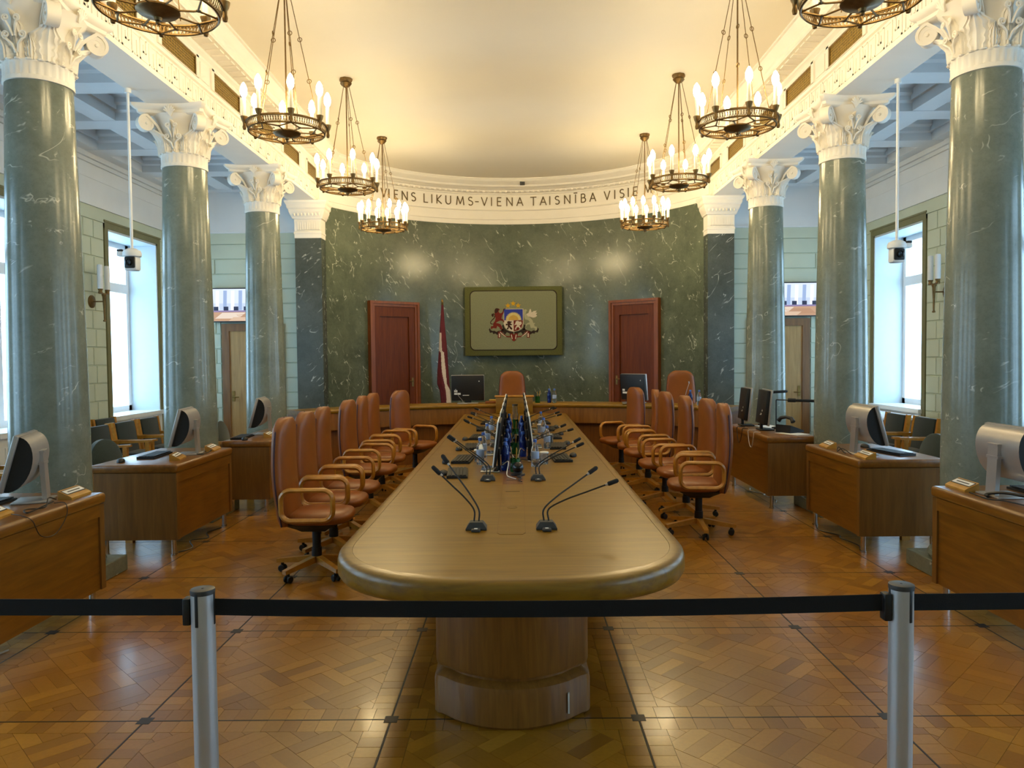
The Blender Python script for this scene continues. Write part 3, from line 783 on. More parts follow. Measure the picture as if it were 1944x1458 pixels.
def put_chandelier(sgn, k, y, zr, nc, lab):
    key = (nc, zr)
    if key not in chp:
        chp[key] = chandelier(lab, nc, zr); chp[key].location = (sgn * 1.94, y, Z_CEIL)
    else: copy_tree(chp[key], (sgn * 1.94, y, Z_CEIL), .37 * k, label=lab)
for sgn in (-1, 1):
    for k, (y, zr, nc) in enumerate(CH):
        put_chandelier(sgn, k, y, zr, nc, 'bronze ring chandelier with %s lit bulbs, %s, %s from the apse' % ('many' if nc > 8 else 'eight', 'flag side' if sgn < 0 else 'opposite the flag', ords[3 - k]))

# ================================================================== WALL SCONCES, CAMERAS ON POLES, SCREENS
def sconce(sgn, y, lab):
    s = thing('wall_sconce', lab, 'sconce', (sgn * (X_WALL - .015), y, 2.40), 0, 'wall sconces'); i = -sgn
    mb = MB().lathe([(0, 0), (.085, 0), (.085, .012), (.06, .022), (.02, .03), (0, .032)], 20); mb.v = [(i * p[2], p[0], p[1]) for p in mb.v]; mb.build('wall_plate', 'bronze', s)
    MB().cyl((i * .02, 0, 0), (i * .17, 0, 0), .009).build('arm', 'bronze', s)
    MB().lathe([(0, -.27), (.02, -.265), (.02, -.25), (.011, -.24), (.014, -.1), (.022, .06), (.03, .085), (.03, .10), (0, .10)], 12, (i * .17, 0, 0)).box(i * .17 - .015, i * .17 + .015, -.11, .11, .095, .11).build('torch', 'bronze', s)
    for yy in (-.085, .085):
        MB().lathe([(0, .105), (.03, .11), (.022, .13), (.032, .16), (0, .16)], 12, (i * .17, yy, 0)).build('candle_cup', 'bronze', s)
        MB().lathe([(0, .16), (.034, .16), (.034, .46), (.03, .475), (0, .48)], 14, (i * .17, yy, 0)).build('candle_tube', 'plaster_cool', s)
sconce(-1, 9.93, 'double candle wall sconce on the green blocks between windows, flag side')
sconce(1, 9.78, 'double candle wall sconce on the green blocks between windows, side opposite the flag')
for sgn in (-1, 1):
    s = thing('ceiling_camera', 'white pan-and-tilt camera hanging on a long pole, %s' % ('flag side' if sgn < 0 else 'side opposite the flag'), 'camera', (sgn * 3.53, 6.96, 2.62), 0, 'cameras on poles')
    MB().cyl((0, 0, .0), (0, 0, Z_BEAM - 2.62), .013, n=12).cyl((0, 0, Z_BEAM - 2.66), (0, 0, Z_BEAM - 2.62), .03, n=16).build('pole', 'white_gloss', s)
    hs = MB().lathe([(0, .03), (.05, .03), (.10, .01), (.115, -.02), (.11, -.05), (.095, -.055), (0, -.055)], 24).rbox(-.12 * (1 if sgn < 0 else -1) - .06, -.12 * (1 if sgn < 0 else -1) + .06, -.05, .05, -.05, .0, .015).build('housing', 'white_gloss', s); hs.scale = (.72, .72, .9)
    i = -sgn
    h = MB().rbox(-.075, .075, -.06, .07, -.21, -.05, .025, 2).build('camera_head', 'white_gloss', s); h.scale = (.78, .78, .85)
    MB().rbox(-.062, .062, -.075, -.045, -.185, -.06, .018, 2).build('face', 'black_plastic', h)
    mb = MB().lathe([(0, 0), (.036, 0), (.038, .03), (.028, .034), (.026, .022), (0, .02)], 20); mb.v = [(p[0], -.07 - p[2], p[1] - .125) for p in mb.v]; mb.build('lens', 'screen_dark', h)
    MB().rbox(-.11 * i - .025, -.11 * i + .025, -.02, .02, .0, .022, .006).build('cable_plug', 'black_plastic', s)

def tv(sgn, lab):
    s = thing('wall_screen', lab, 'screen', (sgn * 4.45, Y_END - .02, 2.225), 0, 'wall screens over the doors')
    w, h = .99, .557
    MB().rbox(-w / 2, w / 2, -.075, -.02, 0, h, .008).build('bezel', 'black_plastic', s)
    MB().box(-.2, .2, -.03, .02, .1, .4).build('bracket', 'black_plastic', s, 0)
    mb = MB(); tn = []
    def q(x0, x1, z0, z1, hexc, sk=0, d=0):
        x0, x1 = (x0 - .5) * (w - .03), (x1 - .5) * (w - .03); z0, z1 = .018 + z0 * (h - .036), .018 + z1 * (h - .036)
        y = -.0756 - d * .0002
        mb.add([(x0, y, z0), (x1, y, z0), (x1 + sk, y, z1), (x0 + sk, y, z1)], [(0, 1, 2, 3)]); tn.append(lin(hexc))
    q(0, 1, 0, 1, '#c9d8ee'); q(0, 1, .0, .32, '#c39b7c', 0, 1); q(0, 1, .55, 1, '#dfeaff', 0, 1)
    for k in range(7): q(.06 + k * .13, .12 + k * .13, .34, .95, '#9db4dc' if k % 2 else '#f4f8ff', .01, 2)
    for k in range(6): q(.03 + k * .17, .11 + k * .17, .33, .45, '#2b3350', 0, 3)
    q(.05, .45, .08, .26, '#e8d6c4', .12, 3); q(.5, .95, .05, .22, '#b98f70', -.1, 3); q(.0, 1, .28, .33, '#8d7fa8', 0, 2); q(.28, .62, .0, .12, '#d9b99c', .08, 4)
    mb.build('picture', 'tv_picture', s, 0, tn)
tv(-1, 'flat screen showing the hall above the light wood door, flag side')
tv(1, 'flat screen showing the hall above the light wood door, side opposite the flag')

# ================================================================== APSE: DOORS, TAPESTRY, FLAG
for sgn, th, dn in ((-1, radians(-40.1), 'door_1'), (1, radians(39.4), 'door_2')):
    r = APSE_R * cos(radians(8)) - .02
    do = bpy.data.objects.new(dn, None); col.objects.link(do); do['kind'] = 'structure'
    do.location = (r * sin(th), APSE_C.y + r * cos(th), .2); do.rotation_euler = (0, 0, -th)
    W, H2 = .485, 2.40
    mb = MB()
    for x0, x1, z0, z1 in ((-W, -W + .075, 0, H2), (W - .075, W, 0, H2), (-W + .075, W - .075, H2 - .075, H2)): mb.box(x0, x1, -.07, .12, z0, z1)
    for x0, x1, z0, z1 in ((-W - .015, -W + .03, 0, H2 + .015), (W - .03, W + .015, 0, H2 + .015), (-W + .03, W - .03, H2 - .03, H2 + .015)): mb.box(x0, x1, -.09, .1, z0, z1)
    mb.build('door_frame', 'mahogany_frame', do, 0)
    lf = MB().box(-W + .075, W - .075, -.022, .02, .005, H2 - .075)
    for x0, x1, z0, z1 in ((-W + .075, -W + .19, 0, H2 - .075), (W - .19, W - .075, 0, H2 - .075), (-W + .19, W - .19, H2 - .25, H2 - .075), (-W + .19, W - .19, .005, .22)): lf.box(x0, x1, -.052, -.022, z0, z1)
    lfo = lf.build('door_leaf', 'mahogany', do, 0)
    hx = -sgn * (W - .13)
    MB().box(hx - .018, hx + .018, -.056, -.048, .9, 1.06).cyl((hx, -.05, 1.0), (hx, -.09, 1.0), .009).cyl((hx, -.09, 1.0), (hx + sgn * .09, -.09, 1.0), .008).build('handle', 'brass_dark', lfo)

ty, tx, tz = 13.97, -.03, 1.64
tp = thing('tapestry', 'olive tapestry with an embroidered coat of arms hung on the marble wall', 'tapestry', (tx, ty, tz))
TW, THH = 1.81, 1.28
def rrect(w, h, cx, cz, r, n=6):
    out = []
    for qx, qz, a in ((1, -1, -90), (1, 1, 0), (-1, 1, 90), (-1, -1, 180)):
        for k in range(n + 1):
            b = radians(a + 90 * k / n); out.append((cx + qx * (w / 2 - r) + r * cos(b), cz + qz * (h / 2 - r) + r * sin(b)))
    return out
FR = Matrix(((1, 0, 0, 0), (0, 0, 1, 0), (0, 1, 0, 0), (0, 0, 0, 1)))      # poly (x,z), thickness along y
def flat(poly, d0, d1): return MB().prism_m(poly, d1, d0, FR)
MB().rbox(-TW / 2, TW / 2, -.02, .03, 0, THH, .015, 2).build('border', 'tapestry_border', tp)
MB().box(-.5, .5, .03, .10, .4, .9).build('hanging_batten', 'dark_grey', tp, 0)
flat(rrect(TW - .19, THH - .17, 0, THH / 2 + .015, .09), -.026, -.02).build('outline', 'emb_dark', tp, 0)
flat(rrect(TW - .222, THH - .202, 0, THH / 2 + .015, .085), -.031, -.02).build('field', 'tapestry_field', tp, 0)
# embroidery traced in a 1794 x 1458 crop (160 px wide at 11.2 crop px per photo px)
KE = 1 / 11.213 * 14.0 / F_PX
def EP(pts): return [((x - 885) * KE + .0, (1375 - y) * KE + .0) for x, y in pts]
def emb(name, pts, mat, lvl=1, parent=None):
    poly = EP(pts); a = sum(poly[i - 1][0] * poly[i][1] - poly[i][0] * poly[i - 1][1] for i in range(len(poly)))
    if a < 0: poly.reverse()
    d = -.031 - .004 * lvl
    return flat(poly, d, -.030).build(name, mat, parent or tp, 0)
def star(cx, cy, R, r, n=5): return [(cx + (R if k % 2 == 0 else r) * sin(pi * k / n), cy - (R if k % 2 == 0 else r) * cos(pi * k / n)) for k in range(2 * n)]
for cx, cy in ((770, 320), (880, 275), (985, 320)): emb('star', star(cx, cy, 62, 28), 'emb_yellow')
emb('shield_edge', [(675, 385), (1095, 385), (1095, 700), (1060, 800), (985, 850), (885, 872), (790, 850), (710, 790), (675, 700)], 'emb_white', 1)
emb('shield_top', [(688, 396), (1082, 396), (1082, 628), (688, 628)], 'emb_blue', 2)
sun = []
for k in range(37):
    a = pi * k / 36; r = 178 if k % 2 == 0 else 148; sun.append((885 - r * cos(a), 626 - r * sin(a)))
emb('sun_rays', sun, 'emb_pale', 3)
emb('sun_disc', [(885 - 105 * cos(pi * k / 16), 626 - 105 * sin(pi * k / 16)) for k in range(17)], 'pencil_yellow', 4)
emb('shield_white', [(690, 632), (885, 632), (885, 862), (800, 846), (725, 790), (690, 700)], 'emb_white', 2)
emb('shield_red', [(887, 632), (1082, 632), (1080, 700), (1050, 790), (980, 843), (887, 862)], 'emb_red', 2)
emb('small_lion', [(745, 660), (790, 640), (815, 655), (840, 650), (848, 670), (815, 690), (860, 720), (830, 735), (800, 730), (830, 770), (860, 800), (850, 830), (815, 815), (790, 775), (770, 820), (735, 815), (765, 770), (755, 720), (725, 745), (718, 700), (760, 700)], 'emb_brown', 3)
emb('small_griffin', [(925, 690), (930, 655), (975, 640), (1010, 660), (1050, 655), (1060, 700), (1030, 735), (1000, 740), (1030, 770), (1035, 815), (1010, 805), (985, 770), (950, 785), (935, 830), (910, 820), (930, 770), (960, 730), (930, 720), (905, 740), (905, 715)], 'emb_white', 3)
emb('lion', [(490, 430), (500, 385), (530, 370), (580, 380), (598, 405), (570, 425), (575, 455), (600, 480), (640, 470), (665, 430), (672, 385), (715, 372), (718, 392), (690, 410), (680, 470), (650, 515), (640, 560), (630, 590), (680, 620), (700, 645), (690, 672), (665, 668), (655, 640), (600, 632), (560, 650), (510, 680), (560, 690), (610, 710), (640, 760), (645, 800), (690, 830), (650, 840), (600, 815), (585, 775), (540, 745), (520, 800), (480, 790), (440, 790), (420, 820), (400, 780), (410, 750), (455, 745), (450, 700), (490, 640), (505, 590), (495, 520), (485, 470)], 'emb_red', 1)
emb('lion_mane', [(485, 430), (500, 383), (535, 368), (575, 385), (560, 440), (530, 470), (500, 480)], 'emb_brown', 2)
emb('lion_tail', [(455, 700), (430, 715), (395, 700), (392, 660), (420, 620), (470, 570), (485, 520), (465, 495), (470, 540), (440, 555), (420, 525), (425, 490), (465, 478), (495, 500), (500, 550), (480, 590), (430, 635), (408, 665), (410, 690), (440, 695)], 'emb_brown', 1)
emb('griffin_body', [(1105, 440), (1130, 430), (1150, 460), (1140, 500), (1180, 540), (1240, 580), (1290, 640), (1300, 690), (1345, 690), (1320, 720), (1330, 760), (1375, 770), (1385, 830), (1360, 870), (1335, 850), (1345, 810), (1300, 790), (1260, 800), (1240, 780), (1230, 720), (1180, 720), (1150, 750), (1130, 800), (1170, 815), (1100, 838), (1070, 835), (1110, 800), (1140, 720), (1180, 690), (1230, 670), (1200, 630), (1130, 610), (1110, 560), (1100, 490)], 'emb_silver', 1)
emb('griffin_wing', [(1150, 500), (1200, 480), (1230, 400), (1255, 395), (1265, 470), (1310, 440), (1380, 430), (1345, 470), (1390, 475), (1360, 510), (1385, 540), (1345, 570), (1300, 580), (1240, 560), (1190, 550)], 'emb_white', 2)
emb('griffin_head', [(1100, 430), (1120, 400), (1160, 405), (1175, 430), (1150, 450), (1120, 480)], 'emb_silver', 2)
oak_l = [(360, 820), (385, 785), (400, 830), (440, 850), (480, 845), (520, 870), (560, 850), (610, 845), (660, 800), (640, 740), (670, 715), (690, 780), (730, 830), (780, 850), (880, 870), (880, 930), (840, 950), (790, 900), (740, 880), (700, 930), (660, 880), (600, 880), (540, 935), (500, 905), (450, 915), (440, 880), (385, 890)]
emb('oak_branch', oak_l, 'emb_dark', 1); emb('oak_branch', [(1780 - x, y) for x, y in oak_l], 'emb_dark', 1)
rib_l = [(555, 870), (620, 850), (660, 900), (740, 960), (810, 965), (800, 920), (850, 900), (888, 930), (888, 1075), (850, 1050), (820, 990), (740, 985), (660, 950), (610, 910), (612, 1000), (550, 1000)]
emb('ribbon', rib_l, 'emb_red', 2); emb('ribbon', [(1776 - x, y) for x, y in rib_l], 'emb_red', 2)
rib_w = [(590, 872), (605, 870), (690, 945), (735, 972), (700, 968), (630, 920)]
for f in (lambda x: x, lambda x: 1776 - x):
    emb('ribbon_stripe', [(f(x), y) for x, y in rib_w], 'emb_white', 3)
    emb('ribbon_stripe', [(f(x), y) for x, y in ((572, 905), (596, 905), (596, 985), (572, 985))], 'emb_white', 3)
    emb('ribbon_stripe', [(f(x), y) for x, y in ((828, 935), (845, 930), (862, 1020), (846, 1030))], 'emb_white', 3)

fx, fy = -1.30, 13.45
fg = thing('flag', 'furled crimson and white flag on a wooden pole beside the apse door', 'flag', (fx, fy, .2))
MB().lathe([(0, 0), (.16, 0), (.16, .02), (.05, .05), (.03, .09), (0, .09)], 24).build('foot', 'brass_dark', fg)
MB().cyl((0, 0, .05), (0, 0, 2.36), .014, n=12).build('pole', 'mahogany', fg)
MB().lathe([(0, 2.35), (.022, 2.355), (.026, 2.37), (.014, 2.385), (.024, 2.41), (.018, 2.44), (0, 2.47)], 14).build('finial', 'brass_dark', fg)
KF = 13.5 / F_PX / 6.627
LEFT = [(120, 1330), (300, 1317), (455, 1303), (680, 1290), (900, 1270), (1050, 1264), (1130, 1296), (1350, 1318), (1640, 1322)]
RIGHT = [(120, 1357), (300, 1368), (455, 1382), (680, 1400), (900, 1411), (1050, 1420), (1130, 1430), (1350, 1446), (1640, 1450)]
W0 = [(440, -.05), (455, .0), (660, .0), (680, .28), (900, .43), (1050, .62), (1150, .60), (1350, .56), (1640, .5)]
W1 = [(440, -.02), (455, .32), (660, .40), (680, .62), (900, .78), (1050, .80), (1150, 1.05), (1350, 1.05), (1640, 1.05)]
mb = MB(); rows = 120; nn = 96; rings = []
for i in range(rows + 1):
    yy = 118 + (1640 - 118) * i / rows
    xl, xr = smoothlerp(LEFT, yy), smoothlerp(RIGHT, yy); z = 2.36 - (yy - 118) * KF * 1.06; hw = (xr - xl) / 2 * KF; cx = ((xl + xr) / 2 - 1343) * KF
    ring = []
    for j in range(nn):
        a = 2 * pi * j / nn; fold = 1 + .10 * sin(a * 6 + yy * .004)
        ring.append((cx + hw * cos(a), -max(.02, hw * .55) * sin(a) * fold, z))
    rings.append(ring)
mb.ring_loft(rings)
for k, f in enumerate(mb.f):
    if len(f) != 4: continue
    i, j = divmod(k, nn)
    if i >= rows: continue
    yy = 118 + (1640 - 118) * (i + .5) / rows; a = 2 * pi * (j + .5) / nn; u = (cos(a) + 1) / 2
    if smoothlerp(W0, yy) <= u <= smoothlerp(W1, yy): mb.mi[k] = 1
mb.build('cloth', ['flag_red', 'flag_white'], fg, 60)

# ================================================================== CONFERENCE TABLE AND HEAD DESK
def half_outline(inset=0, n=22):
    W = .79 - inset; pts = []
    for k in range(n + 1):
        a = pi / 2 * k / n; e = 2 / 2.4
        pts.append((W * (sin(a) ** e), 3.5 - (.67 - inset) * (cos(a) ** e)))
    return pts
def table_outline(inset=0):
    h = half_outline(inset); W = .79 - inset
    far = [(W, 10.9)]; t_ = math.degrees(math.asin(W / (HD_R + .018)))
    arc_ = [((HD_R + .018 - inset * .0) * sin(t), HD_C.y + (HD_R + .018) * cos(t)) for t in [radians(t_ - 2 * t_ * k / 16) for k in range(17)]]
    right = h + far; left = [(-x, y) for x, y in reversed(h[1:] + far)]
    return right + arc_ + left
ct = thing('conference_table', 'long oak conference table with rounded near end and single pedestal', 'table', (-.01, 0, 0))
rings = []
for inset, z in ((.05, .642), (.012, .648), (.0, .668), (.0, .715), (.006, .735), (.02, .746), (.035, .7495), (.064, .750)):
    rings.append([(x, y, z) for x, y in table_outline(inset)])
MB().ring_loft(rings, cap1=False).build('edge_rim', 'oak', ct, 50)
MB().prism(table_outline(.0655), .70, .7495).build('top_panel', 'oak', ct, 0)
def ped(e):
    w = .345 + e; pts = [(w, 3.42)]
    for k in range(5):
        a_ = radians(0 - 75 * k / 4); pts.append((w - .05 + .05 * cos(a_), 3.37 - e + .05 * sin(a_)))
    for k in range(1, 16):
        t = .82 - 1.64 * k / 16; pts.append((w * t, 3.175 - e + .17 * t * t + .0))
    for k in range(5):
        a_ = radians(255 - 75 * k / 4); pts.append((-w + .05 + .05 * cos(a_), 3.37 - e + .05 * sin(a_)))
    return pts + [(-w, 3.42), (-w, 10.4), (w, 10.4)]
rings = [[(x, y, z) for x, y in ped(e)] for e, z in ((0, 0), (.008, .012), (.008, .155), (.004, .178), (-.010, .190), (-.028, .200), (-.028, .216), (-.006, .222), (0, .24), (0, .648))]
MB().ring_loft([list(reversed(r)) for r in rings]).build('pedestal', 'oak_side', ct, 30)
MB().box(.245, .252, 3.24, 3.262, .04, .13).build('tag_strip', 'paper', ct, 0)
MB().prism([(-.068, 3.63), (-.055, 3.60), (.055, 3.60), (.068, 3.63), (.068, 5.02), (-.068, 5.02)], .7495, .7512).build('channel_lid', 'oak', ct, 0)
MB().prism([(-.07, 3.63), (-.056, 3.597), (.056, 3.597), (.07, 3.63), (.07, 10.3), (-.07, 10.3)], .749, .7502).build('channel_groove', 'oak_dark', ct, 0)
MB().box(-.066, .066, 5.05, 10.3, .7495, .7508).build('cable_channel', 'oak_dark', ct, 0)
for y in (4.75, 5.2): MB().box(-.045, .045, y, y + .008, .7505, .7525).build('lid_slot', 'inlay', ct, 0)
MB().lathe([(0, .751), (.03, .751), (.031, .7525), (.027, .7528), (.026, .7518), (0, .7518)], 24, (0, 4.25, 0)).build('grommet', 'brass_dark', ct)

hd = thing('head_desk', 'curved oak head desk with rounded edge spanning the mouth of the apse', 'desk')
def arc_sweep(prof, t0, t1, n=44):
    mb = MB(); rings = []
    for k in range(n + 1):
        t = radians(t0 + (t1 - t0) * k / n); rings.append([(r * sin(t), HD_C.y + r * cos(t), z) for r, z in prof])
    return mb.ring_loft(rings)
A1 = 48.0
arc_sweep([(3.945, .832), (3.915, .838), (3.90, .855), (3.897, .874), (3.905, .89), (3.93, .90), (4.38, .90), (4.38, .84)], -A1, A1).build('top', 'oak', hd, 50)
arc_sweep([(3.93, .60), (3.975, .60), (3.975, .84), (3.93, .84)], -A1 + .4, A1 - .4).build('fascia', 'oak_side', hd, 50)
arc_sweep([(4.03, .0), (4.06, .0), (4.06, .72), (4.03, .72)], -A1 + 1, A1 - 1).build('front_panel', 'oak_dark', hd, 50)
for sg in (-1, 1):
    a, b = sorted((sg * (A1 - .9), sg * (A1 - .35))); arc_sweep([(3.98, .21), (4.35, .21), (4.35, .84), (3.98, .84)], a, b, 2).build('end_panel', 'oak_side', hd, 0)
lc = thing('lectern_box', 'raised wooden box front at the middle of the head desk', 'lectern', (-.02, 11.36, .751))
MB().rbox(-.28, .28, .0, .09, 0, .25, .006).build('front_board', 'oak', lc)
MB().rbox(-.30, .30, -.02, .10, .25, .28, .01).build('cap', 'beech', lc)

# ================================================================== TAN LEATHER SWIVEL ARMCHAIRS
def make_armchair():
    c = thing('swivel_armchair', 'x', 'chair', group='tan leather swivel armchairs')
    # back: tall padded shell, front face towards +X
    rings = []; n = 20
    for v in [k * .86 / 14 for k in range(15)] + [.89, .915, .94, .96, .975, .987, .995, 1.0]:
        z = .40 + .775 * v
        hw = .225 + .02 * sin(v * pi) - .035 * v; t = .045
        if v > .86: hw *= sqrt(max(.0, 1 - ((v - .86) / .145) ** 2)) * .75 + .25; t *= .55 + .45 * sqrt(max(0, 1 - ((v - .86) / .15) ** 2))
        if v < .05: t *= .7
        cx = -.20 - .035 * sin(v * pi * .9 + .2) - .035 * v + .02
        ring = []
        for j in range(n):
            a = 2 * pi * j / n; ex = .55
            x = t * (abs(cos(a)) ** ex) * (1 if cos(a) > 0 else -1); y = hw * (abs(sin(a)) ** .5) * (1 if sin(a) > 0 else -1)
            ring.append((cx + x + (.02 * (1 - (y / hw) ** 2) if x > 0 else 0) - .0, y, z))
        rings.append(ring)
    bk = MB().ring_loft(rings).build('backrest', 'leather', c, 60)
    seam = []
    for i in range(37):
        q = i / 36
        if q < .4: v, sy = q / .4 * .9, -1
        elif q < .6: v, sy = .9 + .1 * (1 - abs((q - .5) / .1)) * 1.0, (q - .5) / .1
        else: v, sy = (1 - q) / .4 * .9, 1
        z = .40 + .775 * v; hw = (.225 + .02 * sin(v * pi) - .035 * v); 
        if v > .86: hw *= sqrt(max(.0, 1 - ((v - .86) / .145) ** 2)) * .75 + .25
        cx = -.20 - .035 * sin(v * pi * .9 + .2) - .035 * v + .02
        seam.append((cx - .006, sy * (hw + .001), z))
    MB().tube(seam, .006, 6).build('seam', 'seam', bk)
    # seat cushion
    rings = []
    for e, z in ((-.05, .405), (-.012, .41), (0, .43), (0, .455), (-.015, .475), (-.06, .488), (-.14, .494)):
        rings.append([(.035 + (.245 + e) * (abs(cos(a)) ** .62) * (1 if cos(a) > 0 else -1), (.235 + e) * (abs(sin(a)) ** .62) * (1 if sin(a) > 0 else -1), z) for a in [2 * pi * j / 28 for j in range(28)]])
    MB().ring_loft(rings).build('seat', 'leather', c, 60)
    for s in (-1, 1):
        loop = []
        x0, x1, z0, z1, r = -.185, .185, .452, .672, .07
        for qx, qz, a in ((1, -1, -90), (1, 1, 0), (-1, 1, 90), (-1, -1, 180)):
            for k in range(6):
                b = radians(a + 90 * k / 5); xx = (x1 - r if qx > 0 else x0 + r) + r * cos(b); zz = (z1 - r if qz > 0 else z0 + r) + r * sin(b)
                if qz > 0 : zz -= .02 * (x1 - xx) / (x1 - x0) * 0
                loop.append((xx, s * .262, zz))
        MB().tube(loop, .0185, 8, closed=True, flat=1.55).build('armrest', 'beech', c, 60)
    MB().ring_loft([[(x * k_, y * k_, z) for x, y in ((-.19, -.2), (.19, -.2), (.19, .2), (-.19, .2))] for k_, z in ((.45, .335), (.62, .36), (.95, .40), (1.0, .412))]).build('seat_shell', 'black_plastic', c, 0)
    MB().cyl((0, 0, .09), (0, 0, .345), .032, n=16).cyl((0, 0, .10), (0, 0, .20), .038, n=16).build('gas_column', 'black_plastic', c)
    for k in range(5):
        a = 2 * pi * k / 5 + .4; m = Matrix.Rotation(a, 4, 'Z')
        mb = MB(); mb.ring_loft([[m @ Vector((x, y * w, z)) for y, z in ((-1, zb), (1, zb), (1, zt), (-1, zt))] for x, w, zb, zt in ((.0, .022, .092, .138), (.05, .024, .09, .137), (.28, .02, .072, .105), (.325, .019, .07, .098))])
        lg = mb.build('leg', 'beech', c, 0)
        mb = MB()
        for yy in (-.018, .018):
            w = MB().lathe([(0, -.009), (.022, -.009), (.027, -.004), (.027, .004), (.022, .009), (0, .009)], 14); w.v = [tuple(m @ Vector((.285 + p[0], yy + p[2], .0275 + p[1]))) for p in w.v]; mb.add(w.v, w.f)
        mb.cyl(m @ Vector((.285, 0, .03)), m @ Vector((.285, 0, .08)), .012, n=8)
        mb.build('caster', 'black_plastic', lg)
    return c
LCH = [(-1.49, 5.57, 0.02, 0), (-1.51, 6.17, -.02, 0), (-1.52, 6.77, .02, 0), (-1.54, 7.86, -.1, 0), (-1.57, 8.74, .02, 0), (-1.57, 9.37, -.1, 0), (-1.36, 10.06, -.42, 0)]
RCH = [(1.66, 6.76, pi - .12, 0), (1.71, 7.48, pi + .10, 0), (1.62, 8.10, pi + .03, 0), (1.60, 9.05, pi + .12, 0), (1.60, 9.72, pi - .1, 0), (1.46, 10.36, pi + .35, 0)]
chp_ = None
for lst, sd in ((LCH, 'flag side of'), (RCH, 'far side from the flag at')):
    for k, (x, y, rz, z) in enumerate(lst):
        lab = ('tan leather swivel armchair on the flag side of the long table, %s from the barrier' if lst is LCH else 'tan leather swivel armchair across the long table from the flag side, %s from the barrier') % ords[k]
        if chp_ is None:
            chp_ = make_armchair(); chp_['label'] = lab; chp_.location = (x, y, z); chp_.rotation_euler = (0, 0, rz)
        else: copy_tree(chp_, (x, y, z), rz, lab)
copy_tree(chp_, (-.06, 12.52, .2), -pi / 2, 'tan leather high-back armchair behind the middle of the head desk under the tapestry')
copy_tree(chp_, (2.55, 11.62, .2), -pi / 2 - .25, 'tan leather high-back armchair behind the head desk end near the second red door')

# ================================================================== SIDE DESKS
def desk(name_lab, sgn, xi, y0, y1, w):
    """nave-side face at x = sgn*xi, going outwards by w"""
    d = thing('side_desk', name_lab, 'desk', (sgn * xi, (y0 + y1) / 2, 0), 0, 'oak side desks')
    L = (y1 - y0) / 2; o = sgn
    def B(mb, a, b, *r, rr=0):
        a, b = sorted((o * a, o * b))
        return mb.rbox(a, b, *r, rr, 3) if rr else mb.box(a, b, *r)
    B(MB(), -.012, w, -L, L, .69, .76, rr=.02).build('top', 'oak_desk', d, 40)
    B(MB(), .012, .03, -L + .02, L - .02, .14, .69).build('front_panel', 'oak_desk', d, 0)
    mb = MB(); B(mb, .0, .03, -L + .06, L - .06, .61, .69); mb.build('top_rail', 'oak_desk', d, 0)
    for ya, yb in ((-L + .01, -L + .06), (L - .06, L - .01)): B(MB(), .0, .03, ya, yb, .14, .69).build('stile', 'oak_desk_side', d, 0)
    for ya, yb in ((-L + .012, -L + .032), (L - .032, L - .012)): B(MB(), .03, w - .02, ya, yb, .14, .69).build('end_panel', 'oak_desk_side', d, 0)
    for xx in (.06, w - .08):
        for yy in (-L + .07, L - .07):
            MB().cyl((o * xx, yy, .012), (o * xx, yy, .15), .02, n=14).cyl((o * xx, yy, 0), (o * xx, yy, .014), .026, n=14).build('leg', 'chrome', d)
    return d
SD = {}
SD['L1'] = desk('oak side desk with grey-backed monitor, flag side, first from the barrier', -1, 2.66, 3.40, 4.82, .72)
SD['L2'] = desk('oak side desk with mouse and monitor, flag side, second from the barrier', -1, 2.76, 6.05, 7.25, .70)
SD['L3'] = desk('oak side desk with grey-backed monitor, flag side, third from the barrier', -1, 2.58, 7.80, 9.25, .50)
SD['R1'] = desk('oak side desk with bundled cables, opposite the flag side, first from the barrier', 1, 2.68, 3.40, 4.80, .72)
SD['R2'] = desk('oak side desk with monitor, opposite the flag side, second from the barrier', 1, 2.76, 5.98, 7.10, .70)
SD['R3'] = desk('oak side desk with telephone and two black monitors', 1, 2.62, 7.75, 9.25, .50)
DZ = .76

def monitor_grey(label, loc, rz, tilt=.27):
    """screen faces -X in local space (outwards), the grey back faces +X"""
    m = thing('grey_monitor', label, 'monitor', loc, rz, 'grey-backed desk monitors')
    MB().rbox(-.04, .16, -.11, .11, 0, .012, .004).build('base', 'silver', m)
    MB().ring_loft([[(x + sx, y, z) for sx, y in ((-.012, -.045), (.014, -.045), (.014, .045), (-.012, .045))] for x, z in ((.125, .01), (.115, .2), (.11, .31))]).build('stand', 'silver', m, 0)
    MB().box(.06, .13, -.055, .055, .225, .24).build('hinge', 'silver', m, 0); MB().box(.06, .13, -.05, .05, .30, .312).build('hinge', 'silver', m, 0)
    Rt = Matrix.Translation((.0, 0, .25)) @ Matrix.Rotation(tilt, 4, 'Y')
    H2, W2 = .165, .22
    sh = [(-.005, -H2)] + [(.10 * cos(a), H2 * sin(a)) for a in [radians(-88 + 176 * k / 16) for k in range(17)]] + [(-.005, H2)]
    mb = MB(); mb.ring_loft([[Rt @ Vector((x, y, z)) for x, z in sh] for y in (-W2 + .02, W2 - .02)], cap0=False, cap1=False)
    sh_o = mb.build('back_shell', 'silver', m, 50)
    for s in (-1, 1):
        mb = MB(); mb.ring_loft([[Rt @ Vector((x * .99, y, z * .99)) for x, z in sh] for y in sorted((s * (W2 - .021), s * (W2 - .026)))]); mb.build('side_cheek', 'black_plastic', m, 0)
    mb = MB().rbox(-.03, -.002, -W2, W2, -H2 - .005, H2 + .005, .006, mat=Rt); mb.build('bezel', 'silver', m)
    mb = MB().box(-.032, -.029, -W2 + .02, W2 - .02, -H2 + .02, H2 - .015); mb.xform(Rt); mb.build('screen', 'screen_dark', m, 0)
    return m
def flip(o): return o
